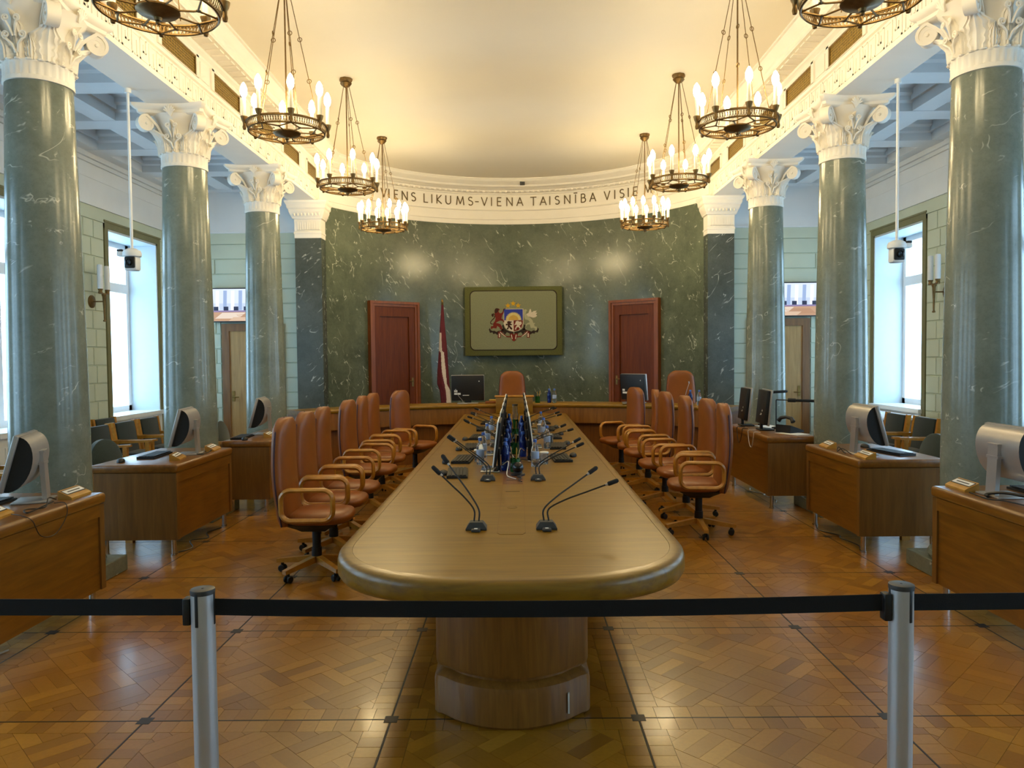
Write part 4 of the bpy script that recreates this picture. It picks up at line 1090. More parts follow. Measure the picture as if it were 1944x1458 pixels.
GM = [(-2.98, 4.50, .35, 'flag side, first from the barrier'), (-3.00, 6.74, .17, 'flag side, second from the barrier'), (-2.92, 8.50, .13, 'flag side, third from the barrier'),
      (2.95, 4.42, pi, 'opposite the flag, first from the barrier'), (3.00, 6.36, pi, 'opposite the flag, second from the barrier')]
g0 = None
for x, y, rz, w in GM:
    lab = 'grey-backed monitor with black sides on a side desk, ' + w
    if g0 is None: g0 = monitor_grey(lab, (x, y, DZ), rz)
    else: copy_tree(g0, (x, y, DZ), rz, lab)

# keyboards and mice
mb = MB()
for r in range(5):
    for k in range(15): mb.box(-.062 + r * .026, -.062 + r * .026 + .021, -.198 + k * .0265, -.198 + k * .0265 + .022, .018 + .002 * r * 0, .024)
KEYS = mb.mesh('keys', 'key_grey', 0)
KBODY = MB().ring_loft([[(-.075, y, 0), (.075, y, 0), (.075, y, .014), (-.075, y, .02)] for y in (-.21, .21)]).mesh('keyboard_body', 'black_plastic', 0)
def keyboard(lab, x, y, rz, z=DZ, grp='black keyboards'):
    k = thing('keyboard', lab, 'keyboard', (x, y, z), rz, grp)
    part_at('body', KBODY, k); o = part_at('keys', KEYS, k); tag(o, 'rows of dark keys', kind='stuff')
MOUSE = MB().lathe([(0, 0), (.03, 0), (.032, .01), (.026, .026), (.012, .034), (0, .035)], 16).mesh('mouse_body', 'black_plastic')
WHEEL = MB().box(-.004, .004, .012, .028, .024, .034).mesh('wheel', 'dark_grey', 0)
def mouse(lab, x, y, rz, z=DZ):
    m = thing('computer_mouse', lab, 'mouse', (x, y, z), rz, 'black computer mice'); o = part_at('shell', MOUSE, m); o.scale = (1, 1.75, 1); part_at('wheel', WHEEL, m)
keyboard('black keyboard on the flag-side desk nearest the barrier', -3.12, 4.35, .05)
keyboard('black keyboard beside a mouse on the second flag-side desk', -3.20, 6.62, .08)
mouse('black mouse at the rounded end of the second flag-side desk', -3.30, 6.23, .3)
keyboard('black keyboard on the third flag-side desk', -2.97, 8.12, .1); mouse('black mouse on the third flag-side desk', -2.86, 7.88, .2)
keyboard('black keyboard in front of the grey monitor, second desk opposite the flag side', 3.20, 6.38, pi + .2)
mouse('black mouse behind the grey monitor, second desk opposite the flag side', 3.17, 6.78, .2)
keyboard('black keyboard beside bundled cables, first desk opposite the flag side', 3.14, 4.45, pi)

# name plates
def nameplate(lab, x, y, rz):
    n = thing('name_plate', lab, 'name plate', (x, y, DZ), rz, 'wooden name plates')
    MB().ring_loft([[(-.04, yy, 0), (.045, yy, 0), (.045, yy, .012), (.03, yy, .022), (-.04, yy, .055)] for yy in (-.115, .115)]).build('block', 'nameplate_wood', n, 0)
    sl = Matrix.Translation((-.005, 0, .0395)) @ Matrix.Rotation(math.atan2(.033, .07), 4, 'Y')
    MB().box(-.027, .022, -.105, .105, -.001, .001).xform(sl).build('groove', 'dark_grey', n, 0)
    MB().box(-.02, .016, -.10, .10, .0, .0025).xform(sl).build('card', 'paper', n, 0)
    MB().box(-.005, .004, -.07, .07, .002, .0031).xform(sl).build('printed_line', 'dark_grey', n, 0)
nameplate('wooden name plate at the far end of the first flag-side desk', -2.76, 4.66, .05)
nameplate('wooden name plate beside the keyboard of the first flag-side desk', -2.82, 4.02, .12)
nameplate('wooden name plate at the far end of the second flag-side desk', -2.85, 7.02, .12)
nameplate('wooden name plate before the monitor of the second flag-side desk', -2.90, 6.40, .2)
nameplate('wooden name plate beside the monitor of the third flag-side desk', -2.70, 8.20, .1)
nameplate('wooden name plate at the far end of the second desk opposite the flag', 2.85, 6.82, pi - .1)
nameplate('wooden name plate before the monitor, second desk opposite the flag', 2.86, 6.11, pi - .05)
nameplate('wooden name plate beside cables, first desk opposite the flag', 2.79, 4.66, pi - .05)

# cables on the desks
def cable(lab, pts, r=.004, mat='black_plastic', parts=1, name='cable'):
    tag(MB().tube(catmull(pts), r, 6).build(name, mat), lab, 'cable', 'loose cables')
def catmull(p, n=7):
    p = [Vector(q) for q in p]; q = [p[0] * 2 - p[1]] + p + [p[-1] * 2 - p[-2]]; out = []
    for i in range(1, len(q) - 2):
        for k in range(n):
            t = k / n; a, b, c, d = q[i - 1], q[i], q[i + 1], q[i + 2]
            out.append(.5 * ((2 * b) + (c - a) * t + (2 * a - 5 * b + 4 * c - d) * t * t + (3 * b - a - 3 * c + d) * t ** 3))
    return out + [p[-1]]
cable('black cable looping in front of the first flag-side monitor', [(-2.79, 4.52, .77), (-2.76, 4.40, .80), (-2.72, 4.30, .765), (-2.78, 4.22, .768), (-2.70, 4.12, .77), (-2.73, 4.34, .775), (-2.77, 4.46, .768)])
cable('black cable hanging over the edge of the first flag-side desk', [(-2.78, 4.10, .766), (-2.69, 4.05, .768), (-2.632, 4.05, .74), (-2.632, 4.12, .64), (-2.632, 4.25, .62), (-2.632, 4.36, .70), (-2.66, 4.40, .768), (-2.74, 4.42, .766)], .0025)
cable('tangled black cable between name plates on the second flag-side desk', [(-2.82, 6.80, .766), (-2.80, 6.72, .79), (-2.79, 6.66, .766), (-2.82, 6.60, .78), (-2.80, 6.76, .766), (-2.79, 6.85, .785), (-2.82, 6.88, .766)])
cable('tangled black cable between name plates, second desk opposite the flag', [(2.83, 6.30, .766), (2.80, 6.40, .80), (2.79, 6.48, .766), (2.82, 6.52, .80), (2.82, 6.42, .766), (2.80, 6.34, .77)])
cable('thick bundle of black cables, first desk opposite the flag', [(2.75, 4.34, .772), (2.78, 4.40, .775), (2.82, 4.30, .80), (2.90, 4.16, .79), (2.86, 4.04, .775), (2.95, 3.94, .78), (3.0, 3.80, .77)], .009)
cable('thin black cable trailing along the first desk opposite the flag', [(2.74, 4.50, .768), (2.72, 4.30, .768), (2.75, 4.20, .775), (2.80, 4.10, .768), (2.80, 3.95, .768)], .004)
cable('white cable drooping over the desk edge below two black monitors', [(2.70, 8.40, .768), (2.64, 8.37, .770), (2.603, 8.36, .768), (2.595, 8.35, .74), (2.595, 8.30, .62), (2.595, 8.22, .60), (2.595, 8.16, .72), (2.602, 8.15, .768), (2.66, 8.12, .768)], .004, 'cable_white')
cable('black cable drooping over the desk edge beside the telephone', [(2.69, 8.78, .768), (2.64, 8.77, .770), (2.603, 8.77, .768), (2.595, 8.77, .74), (2.595, 8.72, .60), (2.595, 8.64, .62), (2.595, 8.58, .72), (2.602, 8.57, .768), (2.66, 8.56, .768)], .004)
for k, (sg, y) in enumerate(((-1, 3.6), (-1, 6.6), (1, 6.5), (1, 8.5))):
    lab = ['grey cable lying under the first flag-side desk', 'grey cable lying under the second flag-side desk', 'grey cable lying under the second desk opposite the flag', 'grey cable lying under the telephone desk'][k]
    x = sg * 2.82; cable(lab, [(x, y + .5, .006), (x - .05, y + .3, .006), (x + .04, y + .1, .006), (x - .03, y - .1, .03), (x + .05, y - .25, .006), (x + .0, y - .4, .006)], .005, 'cable_white' if k in (0, 3) else 'dark_grey')

# two black monitors with reading lamps, telephone and papers on the third desk opposite the flag
for k, (x, y, rz, lab) in enumerate(((2.78, 9.03, pi - .10, 'black-backed monitor standing further from the telephone'), (2.82, 8.46, pi - .08, 'black-backed monitor standing right by the telephone'))):
    m = thing('black_monitor', lab, 'monitor', (x, y, DZ), rz, 'black-backed desk monitors')
    MB().rbox(-.08, .08, -.10, .10, 0, .014, .004).build('base', 'black_plastic', m)
    MB().rbox(.03, .055, -.03, .03, .01, .2, .005).build('stand', 'black_plastic', m)
    Rt = Matrix.Translation((.0, 0, .26)) @ Matrix.Rotation(-.1, 4, 'Y')
    MB().rbox(.0, .045, -.20, .20, -.19, .19, .012, mat=Rt).build('back_shell', 'black_plastic', m)
    MB().rbox(-.018, .004, -.215, .215, -.2, .2, .006, mat=Rt).build('bezel', 'silver', m)
    MB().box(.0455, .0465, -.02, .05, -.09, -.07).box(.0455, .0465, .06, .085, -.05, -.03).xform(Rt).build('sticker', 'paper', m, 0)
for k, (a, b, lab) in enumerate((((2.98, 9.05, 1.15), (3.26, 8.98, 1.17), 'slim black reading lamp arm beside the far black monitor'), ((3.0, 8.62, 1.09), (3.46, 8.42, 1.08), 'slim black reading lamp arm over the telephone'))):
    l = thing('reading_lamp', lab, 'lamp', (a[0], a[1], DZ), 0, 'slim reading lamps'); A = Vector(a) - Vector((a[0], a[1], DZ)); Bv = Vector(b) - Vector((a[0], a[1], DZ))
    MB().lathe([(0, 0), (.05, 0), (.05, .015), (.012, .025), (0, .025)], 16).build('foot', 'black_plastic', l)
    MB().cyl((0, 0, .02), A, .007, n=8).build('stem', 'black_plastic', l)
    MB().tube([A, A.lerp(Bv, .28)], .006, 8).tube([A.lerp(Bv, .25), A.lerp(Bv, .42)], .022, 8, flat=.8).build('joint', 'black_plastic', l)
    MB().tube([A.lerp(Bv, .4), A.lerp(Bv, .98), Bv], [.016, .016, .008], 8, flat=.6).build('lamp_head', 'black_plastic', l)
ph = thing('desk_telephone', 'black desk telephone with handset on the side desk', 'telephone', (2.98, 8.16, DZ + .004), .5)
MB().ring_loft([[(-.09, y, 0), (.12, y, 0), (.12, y, .02), (-.09, y, .085)] for y in (-.1, .1)]).build('body', 'black_plastic', ph, 0)
MB().tube([(-.05, -.10, .12), (-.04, -.07, .155), (-.035, .0, .165), (-.04, .07, .155), (-.05, .10, .12)], [.026, .02, .017, .02, .026], 10).build('handset', 'black_plastic', ph)
mb = MB()
for i in range(4):
    for j in range(3): mb.box(.0 + i * .026, .018 + i * .026, -.06 + j * .03, -.038 + j * .03, .045 - i * .008, .062 - i * .008)
mb.build('buttons', 'dark_grey', ph, 0)
for x, y, rz, lab, w in ((2.97, 8.02, .5, 'white sheet of paper under the telephone', .15), (3.0, 8.8, .2, 'white sheets of paper lying open on the telephone desk', .2)):
    p = thing('paper_sheet', lab, 'paper', (x, y, DZ), rz, 'paper sheets on the telephone desk')
    MB().box(-.105, .105, -w, w, .0005, .003).build('sheet', 'paper', p, 0); MB().box(-.1, .09, -w + .02, w - .03, .003, .004).build('top_sheet', 'paper', p, 0)

# ================================================================== ITEMS ON THE CONFERENCE TABLE
TZ = .7502
def mic(lab, x, y, heads, sgn):
    m = thing('gooseneck_microphone', lab, 'microphone', (x, y, TZ), 0, 'twin gooseneck microphones on the long table')
    MB().ring_loft([[(p * a, q * a - (1 - a) * .02, z) for p, q in ((-.052, -.045), (.052, -.045), (.05, .05), (-.05, .05))] for a, z in ((1, 0), (1, .008), (.66, .035), (.6, .038))]).build('base', 'dark_grey', m, 0)
    MB().rbox(-.022, .022, -.085, -.03, 0, .014, .004).build('switch_tab', 'dark_grey', m); MB().box(-.008, .008, -.075, -.06, .014, .016).build('switch_light', 'paper', m, 0)
    for k, h in enumerate(heads):
        h = Vector(h); b = Vector((-.012 + .024 * k, .0, .035)); up = b + Vector((0, 0, .06)); mid = up.lerp(h, .28) + Vector((0, 0, .012)); d = (h - mid).normalized()
        pts = catmull([b, up, mid, mid.lerp(h, .5), h])
        g = MB().tube(pts, .0042, 8).build('gooseneck', 'black_plastic', m)
        MB().tube([h - d * .012, h, h + d * .004], [.0065, .0072, .0072], 10).build('collar', 'silver', g)
        MB().tube([h, h + d * .006, h + d * .05, h + d * .058], [.008, .0115, .0115, .007], 10).build('capsule', 'black_matt', g)
ROWS = [(3.73, (-.18, .02, .272), (-.15, .12, .312), (.225, .12, .255), (.31, .02, .215)),
        (5.22, (-.24, .05, .27), (-.225, -.02, .285), (.255, .05, .255), (.27, .0, .23)),
        (7.18, (-.25, .02, .23), (-.26, .06, .235), (.25, .05, .22), (.31, .0, .19)),
        (8.12, (-.28, .02, .20), (-.25, .06, .23), (.29, .05, .21), (.31, .0, .19)),
        (9.08, (-.30, .02, .18), (-.26, .06, .22), (.30, .05, .2), (.27, .0, .21))]
for k, (y, a, b, c, d) in enumerate(ROWS):
    mic('twin gooseneck microphone on the flag half of the long table, %s from the barrier' % ords[k], -.185, y, (a, b), -1)
    mic('twin gooseneck microphone across the long table from the flag, %s from the barrier' % ords[k], .165, (3.73, 5.22, 6.76, 8.53, 9.39)[k], (c, d), 1)

def table_monitor(lab, sgn, y0):
    m = thing('table_monitor', lab, 'monitor', (sgn * .165, y0 + .25, TZ), 0, 'thin monitors along the middle of the long table'); o = sgn
    def B(mb, a, b, *r, rr=0): a, b = sorted((o * a, o * b)); return mb.rbox(a, b, *r, rr, 2) if rr else mb.box(a, b, *r)
    B(MB(), -.06, .09, -.2, .10, .0, .010, rr=.004).build('foot', 'chrome', m)
    B(MB(), -.055, -.035, -.06, .06, .008, .16, rr=.004).build('stand', 'black_plastic', m)
    Rt = Matrix.Translation((o * -.01, 0, .05)) @ Matrix.Rotation(-o * .12, 4, 'Y')
    x0, x1 = sorted((o * -.018, o * .0)); MB().rbox(x0, x1, -.25, .25, 0, .33, .004, mat=Rt).build('back_shell', 'black_plastic', m)
    x0, x1 = sorted((o * .0, o * .010)); MB().rbox(x0, x1, -.255, .255, -.005, .335, .003, mat=Rt).build('bezel', 'paper', m)
    x0, x1 = sorted((o * .0105, o * .0115)); MB().box(x0, x1, -.235, .235, .02, .31).xform(Rt).build('screen', 'screen_dark', m, 0)
for sg, ys in ((-1, (5.5, 6.45, 7.4, 8.35, 9.3)), (1, (6.05, 6.95, 7.85, 8.72, 9.55))):
    for k, y in enumerate(ys):
        table_monitor(('thin monitor facing the flag-side chairs, %s from the barrier' if sg < 0 else 'thin monitor facing away from the flag side, %s from the barrier') % ords[k], sg, y)

def bottle_meshes(body, cap, label):
    b = MB().lathe([(0, 0), (.027, 0), (.031, .006), (.031, .05), (.0295, .055), (.031, .06), (.031, .13), (.026, .155), (.0135, .182), (.0125, .195), (0, .195)], 18).mesh('bottle_body', body)
    l = MB().lathe([(.0315, .065), (.0319, .066), (.0319, .118), (.0315, .119)], 18).mesh('bottle_label', label)
    c = MB().lathe([(0, .193), (.015, .193), (.0155, .197), (.015, .214), (.013, .217), (0, .217)], 14).mesh('bottle_cap', cap)
    return b, l, c
BC = bottle_meshes('clear_plastic', 'blue_cap', 'bottle_label'); BB = bottle_meshes('blue_glass', 'blue_cap', 'bottle_label')
def bottle(lab, x, y, z, kind):
    t = thing('water_bottle', lab, 'bottle', (x, y, z), 0, 'clear water bottles' if kind is BC else 'dark blue water bottles')
    part_at('body', kind[0], t); part_at('cap', kind[2], t)
    if kind is BC: part_at('label_band', kind[1], t)
for k, (x, y) in enumerate(((-.275, 5.98), (-.27, 6.40), (-.27, 7.25), (-.26, 8.2))):
    bottle('clear water bottle with blue cap beside the flag-side monitors, %s from the barrier' % ords[k], x, y, TZ, BC)
for k, (x, y) in enumerate(((.16, 5.84), (.30, 7.0), (.30, 7.9), (.30, 8.8))):
    bottle('clear water bottle with blue cap, monitor row away from the flag, %s from the barrier' % ords[k], x, y, TZ, BC)
for k, (x, y) in enumerate(((-.07, 5.66), (-.07, 5.93), (-.07, 6.7), (-.07, 7.6), (-.07, 8.5))):
    bottle('dark blue bottle behind the flag-side monitors, %s from the barrier' % ords[k], x, y, TZ, BB)
for k, (x, y) in enumerate(((.07, 6.45), (.07, 7.3), (.07, 8.2))):
    bottle('dark blue bottle behind the monitors away from the flag, %s from the barrier' % ords[k], x, y, TZ, BB)
CUP = MB().lathe([(0, .001), (.032, .001), (.034, .004), (.036, .085), (.0375, .09), (.036, .092), (.0345, .088), (.031, .008), (0, .006)], 20).mesh('cup', 'clear_plastic')
LID = MB().lathe([(0, .09), (.038, .09), (.038, .096), (.034, .1), (0, .1)], 20).mesh('cup_lid', 'paper')
def glass(lab, x, y, z=TZ):
    g = thing('drinking_glass', lab, 'glass', (x, y, z), 0, 'covered drinking glasses'); part_at('tumbler', CUP, g); part_at('paper_cover', LID, g)
for k, (x, y) in enumerate(((-.30, 6.17), (-.315, 7.15), (-.31, 8.65))): glass('covered drinking glass on the flag half of the long table, %s from the barrier' % ords[k], x, y)
for k, (x, y) in enumerate(((.235, 5.98), (.34, 7.34), (.285, 8.47))): glass('covered drinking glass across the table from the flag, %s from the barrier' % ords[k], x, y)
for k, (x, y) in enumerate(((-.42, 5.50), (-.43, 6.24), (-.40, 7.12), (-.40, 7.98), (-.39, 8.9), (-.36, 9.75))):
    keyboard('dark keyboard on the flag half of the long table, %s from the barrier' % ords[k], x, y, .06 * (-1) ** k, TZ)
for k, (x, y) in enumerate(((-.52, 5.48), (-.56, 6.06), (-.52, 6.92), (-.52, 7.78))): mouse('black mouse on the flag half of the long table, %s from the barrier' % ords[k], x, y, .2, TZ)
for k, (x, y) in enumerate(((.385, 6.27), (.41, 7.12), (.40, 7.98), (.39, 8.85), (.36, 9.7))):
    keyboard('dark keyboard across the long table from the flag, %s from the barrier' % ords[k], x, y, pi + .06 * (-1) ** k, TZ)
for k, (x, y) in enumerate(((.50, 6.42), (.51, 7.34), (.50, 8.22), (.49, 9.05))): mouse('black mouse across the long table from the flag, %s from the barrier' % ords[k], x, y, -.2, TZ)
def pencil_cup(lab, x, y, z, np=5):
    p = thing('pencil_cup', lab, 'pencil cup', (x, y, z), 0, 'green glass pencil cups')
    MB().lathe([(0, 0), (.036, 0), (.038, .004), (.038, .10), (.036, .10), (.035, .006), (0, .006)], 20).build('cup', 'green_glass', p)
    for k in range(np):
        a = 2 * pi * k / np + x * 9; MB().cyl((.012 * cos(a), .012 * sin(a), .008), (.040 * cos(a), .040 * sin(a), .165 + .01 * (k % 3)), .0035, n=6).build('pencil', 'pencil_yellow' if k % 3 else 'black_plastic', p)
for k, y in enumerate((5.60, 6.62, 7.95, 9.1)): pencil_cup('green glass pencil cup in the middle of the long table, %s from the barrier' % ords[k], .0 if k else .005, y, TZ)
def globe_speaker(lab, x, y):
    g = thing('conference_speaker', lab, 'speaker', (x, y, TZ), 0, 'round conference speakers'); MB().lathe([(0, 0), (.05, 0), (.052, .012), (.03, .02), (.03, .03)], 20).build('foot', 'black_plastic', g)
    MB().lathe([(.012, .018), (.03, .026), (.041, .045), (.042, .06), (.034, .082), (.018, .094), (0, .097)], 20).build('dome', 'screen_dark', g)
globe_speaker('round dark conference speaker before the first pencil cup', .025, 5.42); globe_speaker('round dark conference speaker between the farther pencil cups', .01, 7.4)
for k, (pts, lab, mt) in enumerate((
    ([(-.09, 5.62, .80), (-.05, 5.58, .83), (-.045, 5.48, .82), (-.055, 5.37, .765), (-.03, 5.29, .757), (.01, 5.22, .757)], 'pale cable arching from the first flag-side monitor into the channel', 'cable_white'),
    ([(-.08, 6.05, .80), (-.05, 6.0, .85), (.0, 5.95, .80), (.02, 5.88, .757), (-.02, 5.8, .757)], 'pale cable arching behind the first pencil cup', 'cable_white'),
    ([(.08, 6.3, .82), (.05, 6.2, .85), (.03, 6.05, .8), (.0, 5.98, .760), (.03, 5.9, .760)], 'pale cable arching from the monitor away from the flag', 'cable_white'),
    ([(.11, 6.0, .78), (.05, 5.95, .79), (.03, 5.8, .757), (.04, 5.7, .757)], 'black cable coiled in the table channel by the first pencil cup', 'black_plastic'),
    ([(.05, 5.34, .757), (.02, 5.30, .76), (.05, 5.25, .757), (.03, 5.18, .757), (.05, 5.10, .757)], 'black cable lying in the table channel towards the barrier', 'black_plastic'),
    ([(-.04, 7.1, .757), (.04, 6.9, .78), (-.055, 6.6, .76), (.0, 6.4, .757)], 'black cable lying in the table channel among the monitors', 'black_plastic'))): cable(lab, pts, .004, mt)
gb = thing('glass_tube', 'tall clear glass tube standing before the head desk lectern', 'vase', (-.005, 9.95, TZ)); MB().lathe([(0, 0), (.035, 0), (.036, .004), (.036, .22), (.033, .22), (.032, .01), (0, .008)], 20).build('tube', 'clear_plastic', gb); MB().lathe([(.0, .215), (.037, .215), (.037, .235), (0, .24)], 20).build('lid', 'dark_grey', gb)

# ================================================================== ITEMS ON THE HEAD DESK
HZ = .901
def head_monitor(lab, x, y, rz):
    m = thing('head_desk_monitor', lab, 'monitor', (x, y, HZ), rz, 'black-backed monitors on the head desk')     # back towards -Y
    MB().rbox(-.16, .16, -.1, .1, 0, .012, .004).build('foot', 'silver', m)
    MB().rbox(-.05, .05, .0, .03, .01, .14, .006).build('stand', 'black_plastic', m)
    Rt = Matrix.Translation((0, 0, .24)) @ Matrix.Rotation(.1, 4, 'X')
    MB().rbox(-.252, .252, -.04, .0, -.197, .197, .012, mat=Rt).build('back_shell', 'black_plastic', m)
    MB().rbox(-.255, .255, -.002, .022, -.2, .2, .005, mat=Rt).build('bezel', 'silver', m)
    for b in ((-.21, -.16, -.06, -.03), (-.21, -.11, -.10, -.072), (-.08, .02, -.115, -.105), (.17, .185, .10, .115)): MB().box(b[0], b[1], -.0412, -.0402, b[2], b[3]).xform(Rt).build('sticker', 'paper', m, 0)
head_monitor('black-backed monitor on the head desk near the flag', -.74, 11.62, 0)
head_monitor('black-backed monitor on the head desk near the second red door', 1.80, 11.38, -.92)
for k, (x, y, h, lab) in enumerate(((-.86, 11.44, (-.05, -.02, .2), 'short pale gooseneck microphone before the head desk monitor near the flag'), (1.62, 11.14, (.14, .0, .14), 'short pale gooseneck microphone before the monitor near the second red door'), (2.42, 10.95, (.12, .02, .30), 'gooseneck microphone at the far end seat of the head desk'))):
    m = thing('desk_microphone', lab, 'microphone', (x, y, HZ), 0, 'single microphones on the head desk')
    MB().rbox(-.03, .12, -.03, .03, 0, .012, .004).build('base', 'silver', m); pts = catmull([(.06, 0, .01), (.05, 0, .05), (h[0] * .5 + .02, h[1], h[2] * .6), h]); MB().tube(pts, .004, 6).build('gooseneck', 'silver', m); MB().tube([pts[-1], (pts[-1][0] - .005, pts[-1][1], pts[-1][2] + .03)], .008, 8).build('capsule', 'silver', m)
bk = thing('leather_folder', 'small tan folder with yellow notes beside the lectern on the head desk', 'folder', (-.36, 11.60, HZ)); MB().rbox(-.11, .11, -.08, .08, 0, .035, .006).build('cover', 'leather', bk); MB().rbox(-.05, .06, -.04, .05, .035, .06, .006).build('notes', 'pencil_yellow', bk)
pencil_cup('green glass pencil cup on the head desk beside the lectern', .34, 11.62, HZ, 4)
bottle('dark blue bottle on the head desk', .52, 11.6, HZ, BB); bottle('clear water bottle with blue label on the head desk', .60, 11.56, HZ, BC)
bottle('dark blue bottle on the head desk before the end chair', 2.50, 10.72, HZ, BB); bottle('clear water bottle on the head desk before the end chair', 2.61, 10.66, HZ, BC)

# ================================================================== BELT BARRIER
posts = [(-2.78, 2.12), (-.852, 2.05), (1.075, 2.045), (3.0, 2.10)]
PH = .975
for k, (x, y) in enumerate(posts):
    lab = ['silver belt barrier post beyond the flag-side desk', 'silver belt barrier post on the flag side of the table end', 'silver belt barrier post across the table end from the flag side', 'silver belt barrier post beyond the desk opposite the flag'][k]
    p = thing('barrier_post', lab, 'barrier post', (x, y, 0), 0, 'silver belt barrier posts')
    MB().lathe([(0, 0), (.16, 0), (.165, .006), (.16, .018), (.05, .028), (.034, .04), (0, .04)], 40).build('foot', 'post_silver', p)
    MB().lathe([(0, .02), (.0318, .02), (.0318, PH - .012), (0, PH - .012)], 32).build('tube', 'post_silver', p)
    cp = MB().lathe([(0, PH - .014), (.0325, PH - .014), (.0332, PH - .006), (.0325, PH - .001), (.03, PH), (.004, PH), (.002, PH - .002), (0, PH - .002)], 32).build('cap', 'dark_grey', p)
    for a in (-100, 0, 180, 80) if k != 2 else (-68, 0, 180, 112):
        b = radians(a); m_ = Matrix.Rotation(b, 4, 'Z'); MB().rbox(.0295, .0332, -.0048, .0048, PH - .10, PH - .008, .002, mat=m_).build('belt_slot', 'black_plastic', p)
    MB().rbox(-.052, -.031, -.016, .016, PH - .10, PH - .025, .004).build('belt_clip', 'black_plastic', p)
for k, ((xa, ya), (xb, yb)) in enumerate(zip(posts, posts[1:])):
    lab = ['black retractable belt running past the first flag-side desk', 'black retractable belt stretched before the rounded table end', 'black retractable belt running past the first desk opposite the flag'][k]
    mb = MB(); rings = []; xa += .034; xb -= .053; sag = (.004, .012, .004)[k]
    for i in range(25):
        q = i / 24; x = xa + (xb - xa) * q; y = ya + (yb - ya) * q; dz = sag * (1 - (2 * q - 1) ** 2)
        z0, z1 = PH - .075 - dz, PH - .029 - dz
        rings.append([(x, y - .0012, z0), (x, y - .0012, z1), (x, y + .0012, z1), (x, y + .0012, z0)])
    bo = mb.ring_loft(rings).build('barrier_belt', 'belt_black', None, 0)
    tag(bo, lab, 'belt', 'black barrier belts')

# ================================================================== GREEN CHAIRS IN THE AISLES
def green_chair():
    c = thing('green_armchair', 'x', 'chair', group='square green aisle armchairs')      # faces +X
    MB().rbox(-.22, .25, -.235, .235, .38, .46, .025, 2).build('seat', 'green_fabric', c)
    Rt = Matrix.Translation((-.22, 0, .44)) @ Matrix.Rotation(-.16, 4, 'Y'); MB().rbox(-.035, .035, -.225, .225, 0, .40, .02, 2, mat=Rt).build('backrest', 'green_fabric', c)
    for s in (-1, 1):
        y0, y1 = s * .262 - .022, s * .262 + .022
        MB().ring_loft([[(x, y0, z0), (x, y1, z0), (x, y1, z1), (x, y0, z1)] for x, z0, z1 in ((-.26, .60, .635), (-.15, .595, .632), (.1, .605, .635), (.27, .615, .64))]).build('armrest', 'beech', c, 0)
        MB().box(.18, .23, y0, y1, 0, .61).build('leg', 'beech', c, 0)
        MB().ring_loft([[(x - .025, y0, z), (x + .025, y0, z), (x + .025, y1, z), (x - .025, y1, z)] for x, z in ((-.24, 0), (-.22, .42), (-.285, .845))]).build('leg', 'beech', c, 0)
    MB().box(-.2, .2, -.24, -.215, .33, .385).box(-.2, .2, .215, .24, .33, .385).box(.18, .205, -.24, .24, .33, .385).build('seat_rail', 'beech', c, 0)
    return c
GC = [(-4.72, 10.12, 0, 'square green armchair by the flag-side window, front row, first from the apse'), (-4.72, 9.50, 0, 'square green armchair by the flag-side window, front row, second from the apse'), (-4.72, 8.88, 0, 'square green armchair by the flag-side window, front row, third from the apse'),
      (-5.28, 10.05, 0, 'square green armchair by the flag-side window, wall row, first from the apse'), (-5.28, 9.43, 0, 'square green armchair by the flag-side window, wall row, second from the apse'),
      (4.62, 9.62, pi, 'square green armchair opposite the flag side, front row, first from the apse'), (4.66, 9.0, pi, 'square green armchair opposite the flag side, front row, second from the apse'), (4.70, 8.38, pi, 'square green armchair opposite the flag side, front row, third from the apse'),
      (5.28, 9.20, pi, 'square green armchair opposite the flag side, wall row'), (-4.72, 6.75, 0, 'square green armchair standing alone beside the first flag-side column'), ]
gc0 = None
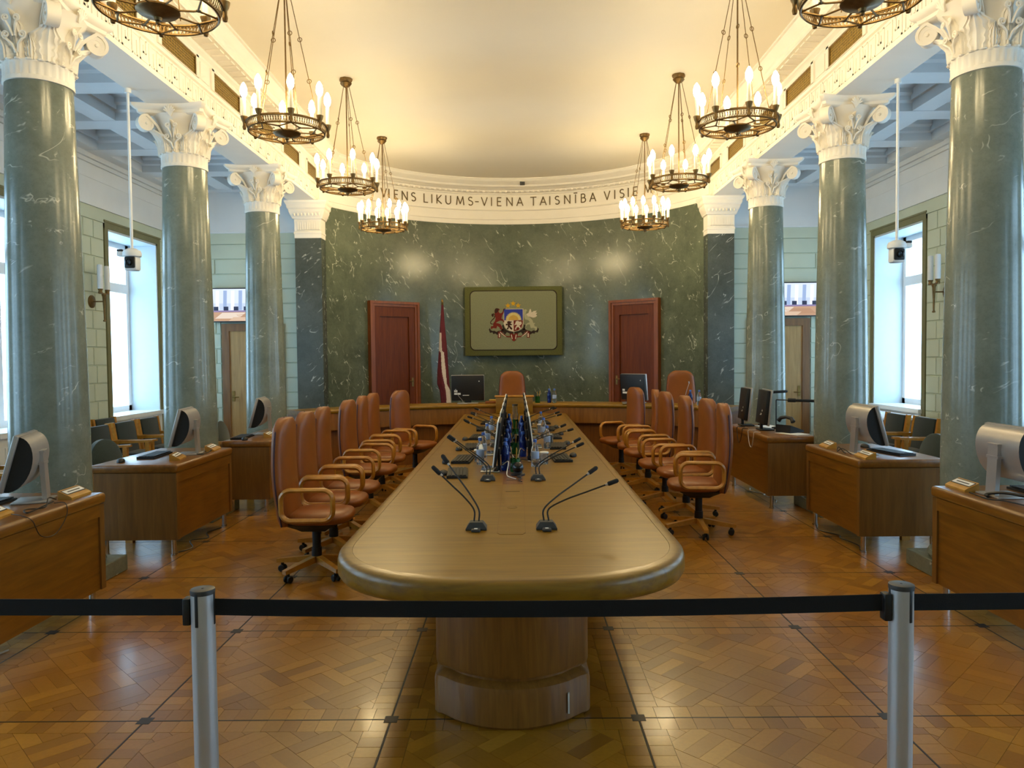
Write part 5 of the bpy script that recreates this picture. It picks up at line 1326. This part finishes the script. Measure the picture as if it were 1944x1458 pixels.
for x, y, rz, lab in GC:
    if gc0 is None: gc0 = green_chair(); gc0['label'] = lab; gc0.location = (x, y, 0); gc0.rotation_euler = (0, 0, rz)
    else: copy_tree(gc0, (x, y, 0), rz, lab)
def round_chair():
    c = thing('round_back_chair', 'x', 'chair', group='round-backed green desk chairs')     # faces +X
    MB().rbox(-.21, .23, -.22, .22, .40, .475, .03, 2).build('seat', 'green_fabric_lit', c)
    pts = [(-.215, 0), (-.215, .22)] + [(-.215 * cos(pi * k / 16), .22 + .21 * sin(pi * k / 16)) for k in range(1, 16)] + [(.215, .22), (.215, 0)]
    Rt = Matrix.Translation((-.22, 0, .46)) @ Matrix.Rotation(-.12, 4, 'Y')
    rings = [[Rt @ Vector((x, y * e, z * e + (1 - e) * .2)) for y, z in pts] for x, e in ((-.03, .93), (-.02, 1), (.025, 1), (.04, .9))]
    MB().ring_loft(rings).build('backrest', 'green_fabric_lit', c, 40)
    for s in (-1, 1):
        y0, y1 = s * .25 - .02, s * .25 + .02
        MB().box(-.2, .22, y0, y1, .64, .672).build('armrest', 'beech', c, 0)
        MB().box(.14, .21, y0, y1, .0, .645).build('leg', 'beech', c, 0); MB().box(-.2, -.15, y0, y1, .0, .645).build('leg', 'beech', c, 0)
    MB().box(-.18, .18, -.24, .24, .36, .405).build('seat_rail', 'beech', c, 0)
    return c
rc0 = round_chair(); rc0.location = (-3.55, 6.84, 0); rc0.rotation_euler = (0, 0, -.15); rc0['label'] = 'round-backed green chair behind the second flag-side desk'
copy_tree(rc0, (3.52, 6.70, 0), pi + .05, 'round-backed green chair behind the second desk opposite the flag')
copy_tree(rc0, (-3.25, 8.84, 0), .02, 'round-backed green chair behind the third flag-side desk')
wt = thing('white_table', 'white table under the window behind the green armchairs', 'table', (5.2, 10.9, 0))
MB().rbox(-.35, .35, -.85, .85, .71, .75, .01).build('top', 'white_gloss', wt)
for x in (-.3, .3):
    for y in (-.78, .78): MB().cyl((x, y, 0), (x, y, .715), .02, n=12).build('leg', 'chrome', wt)
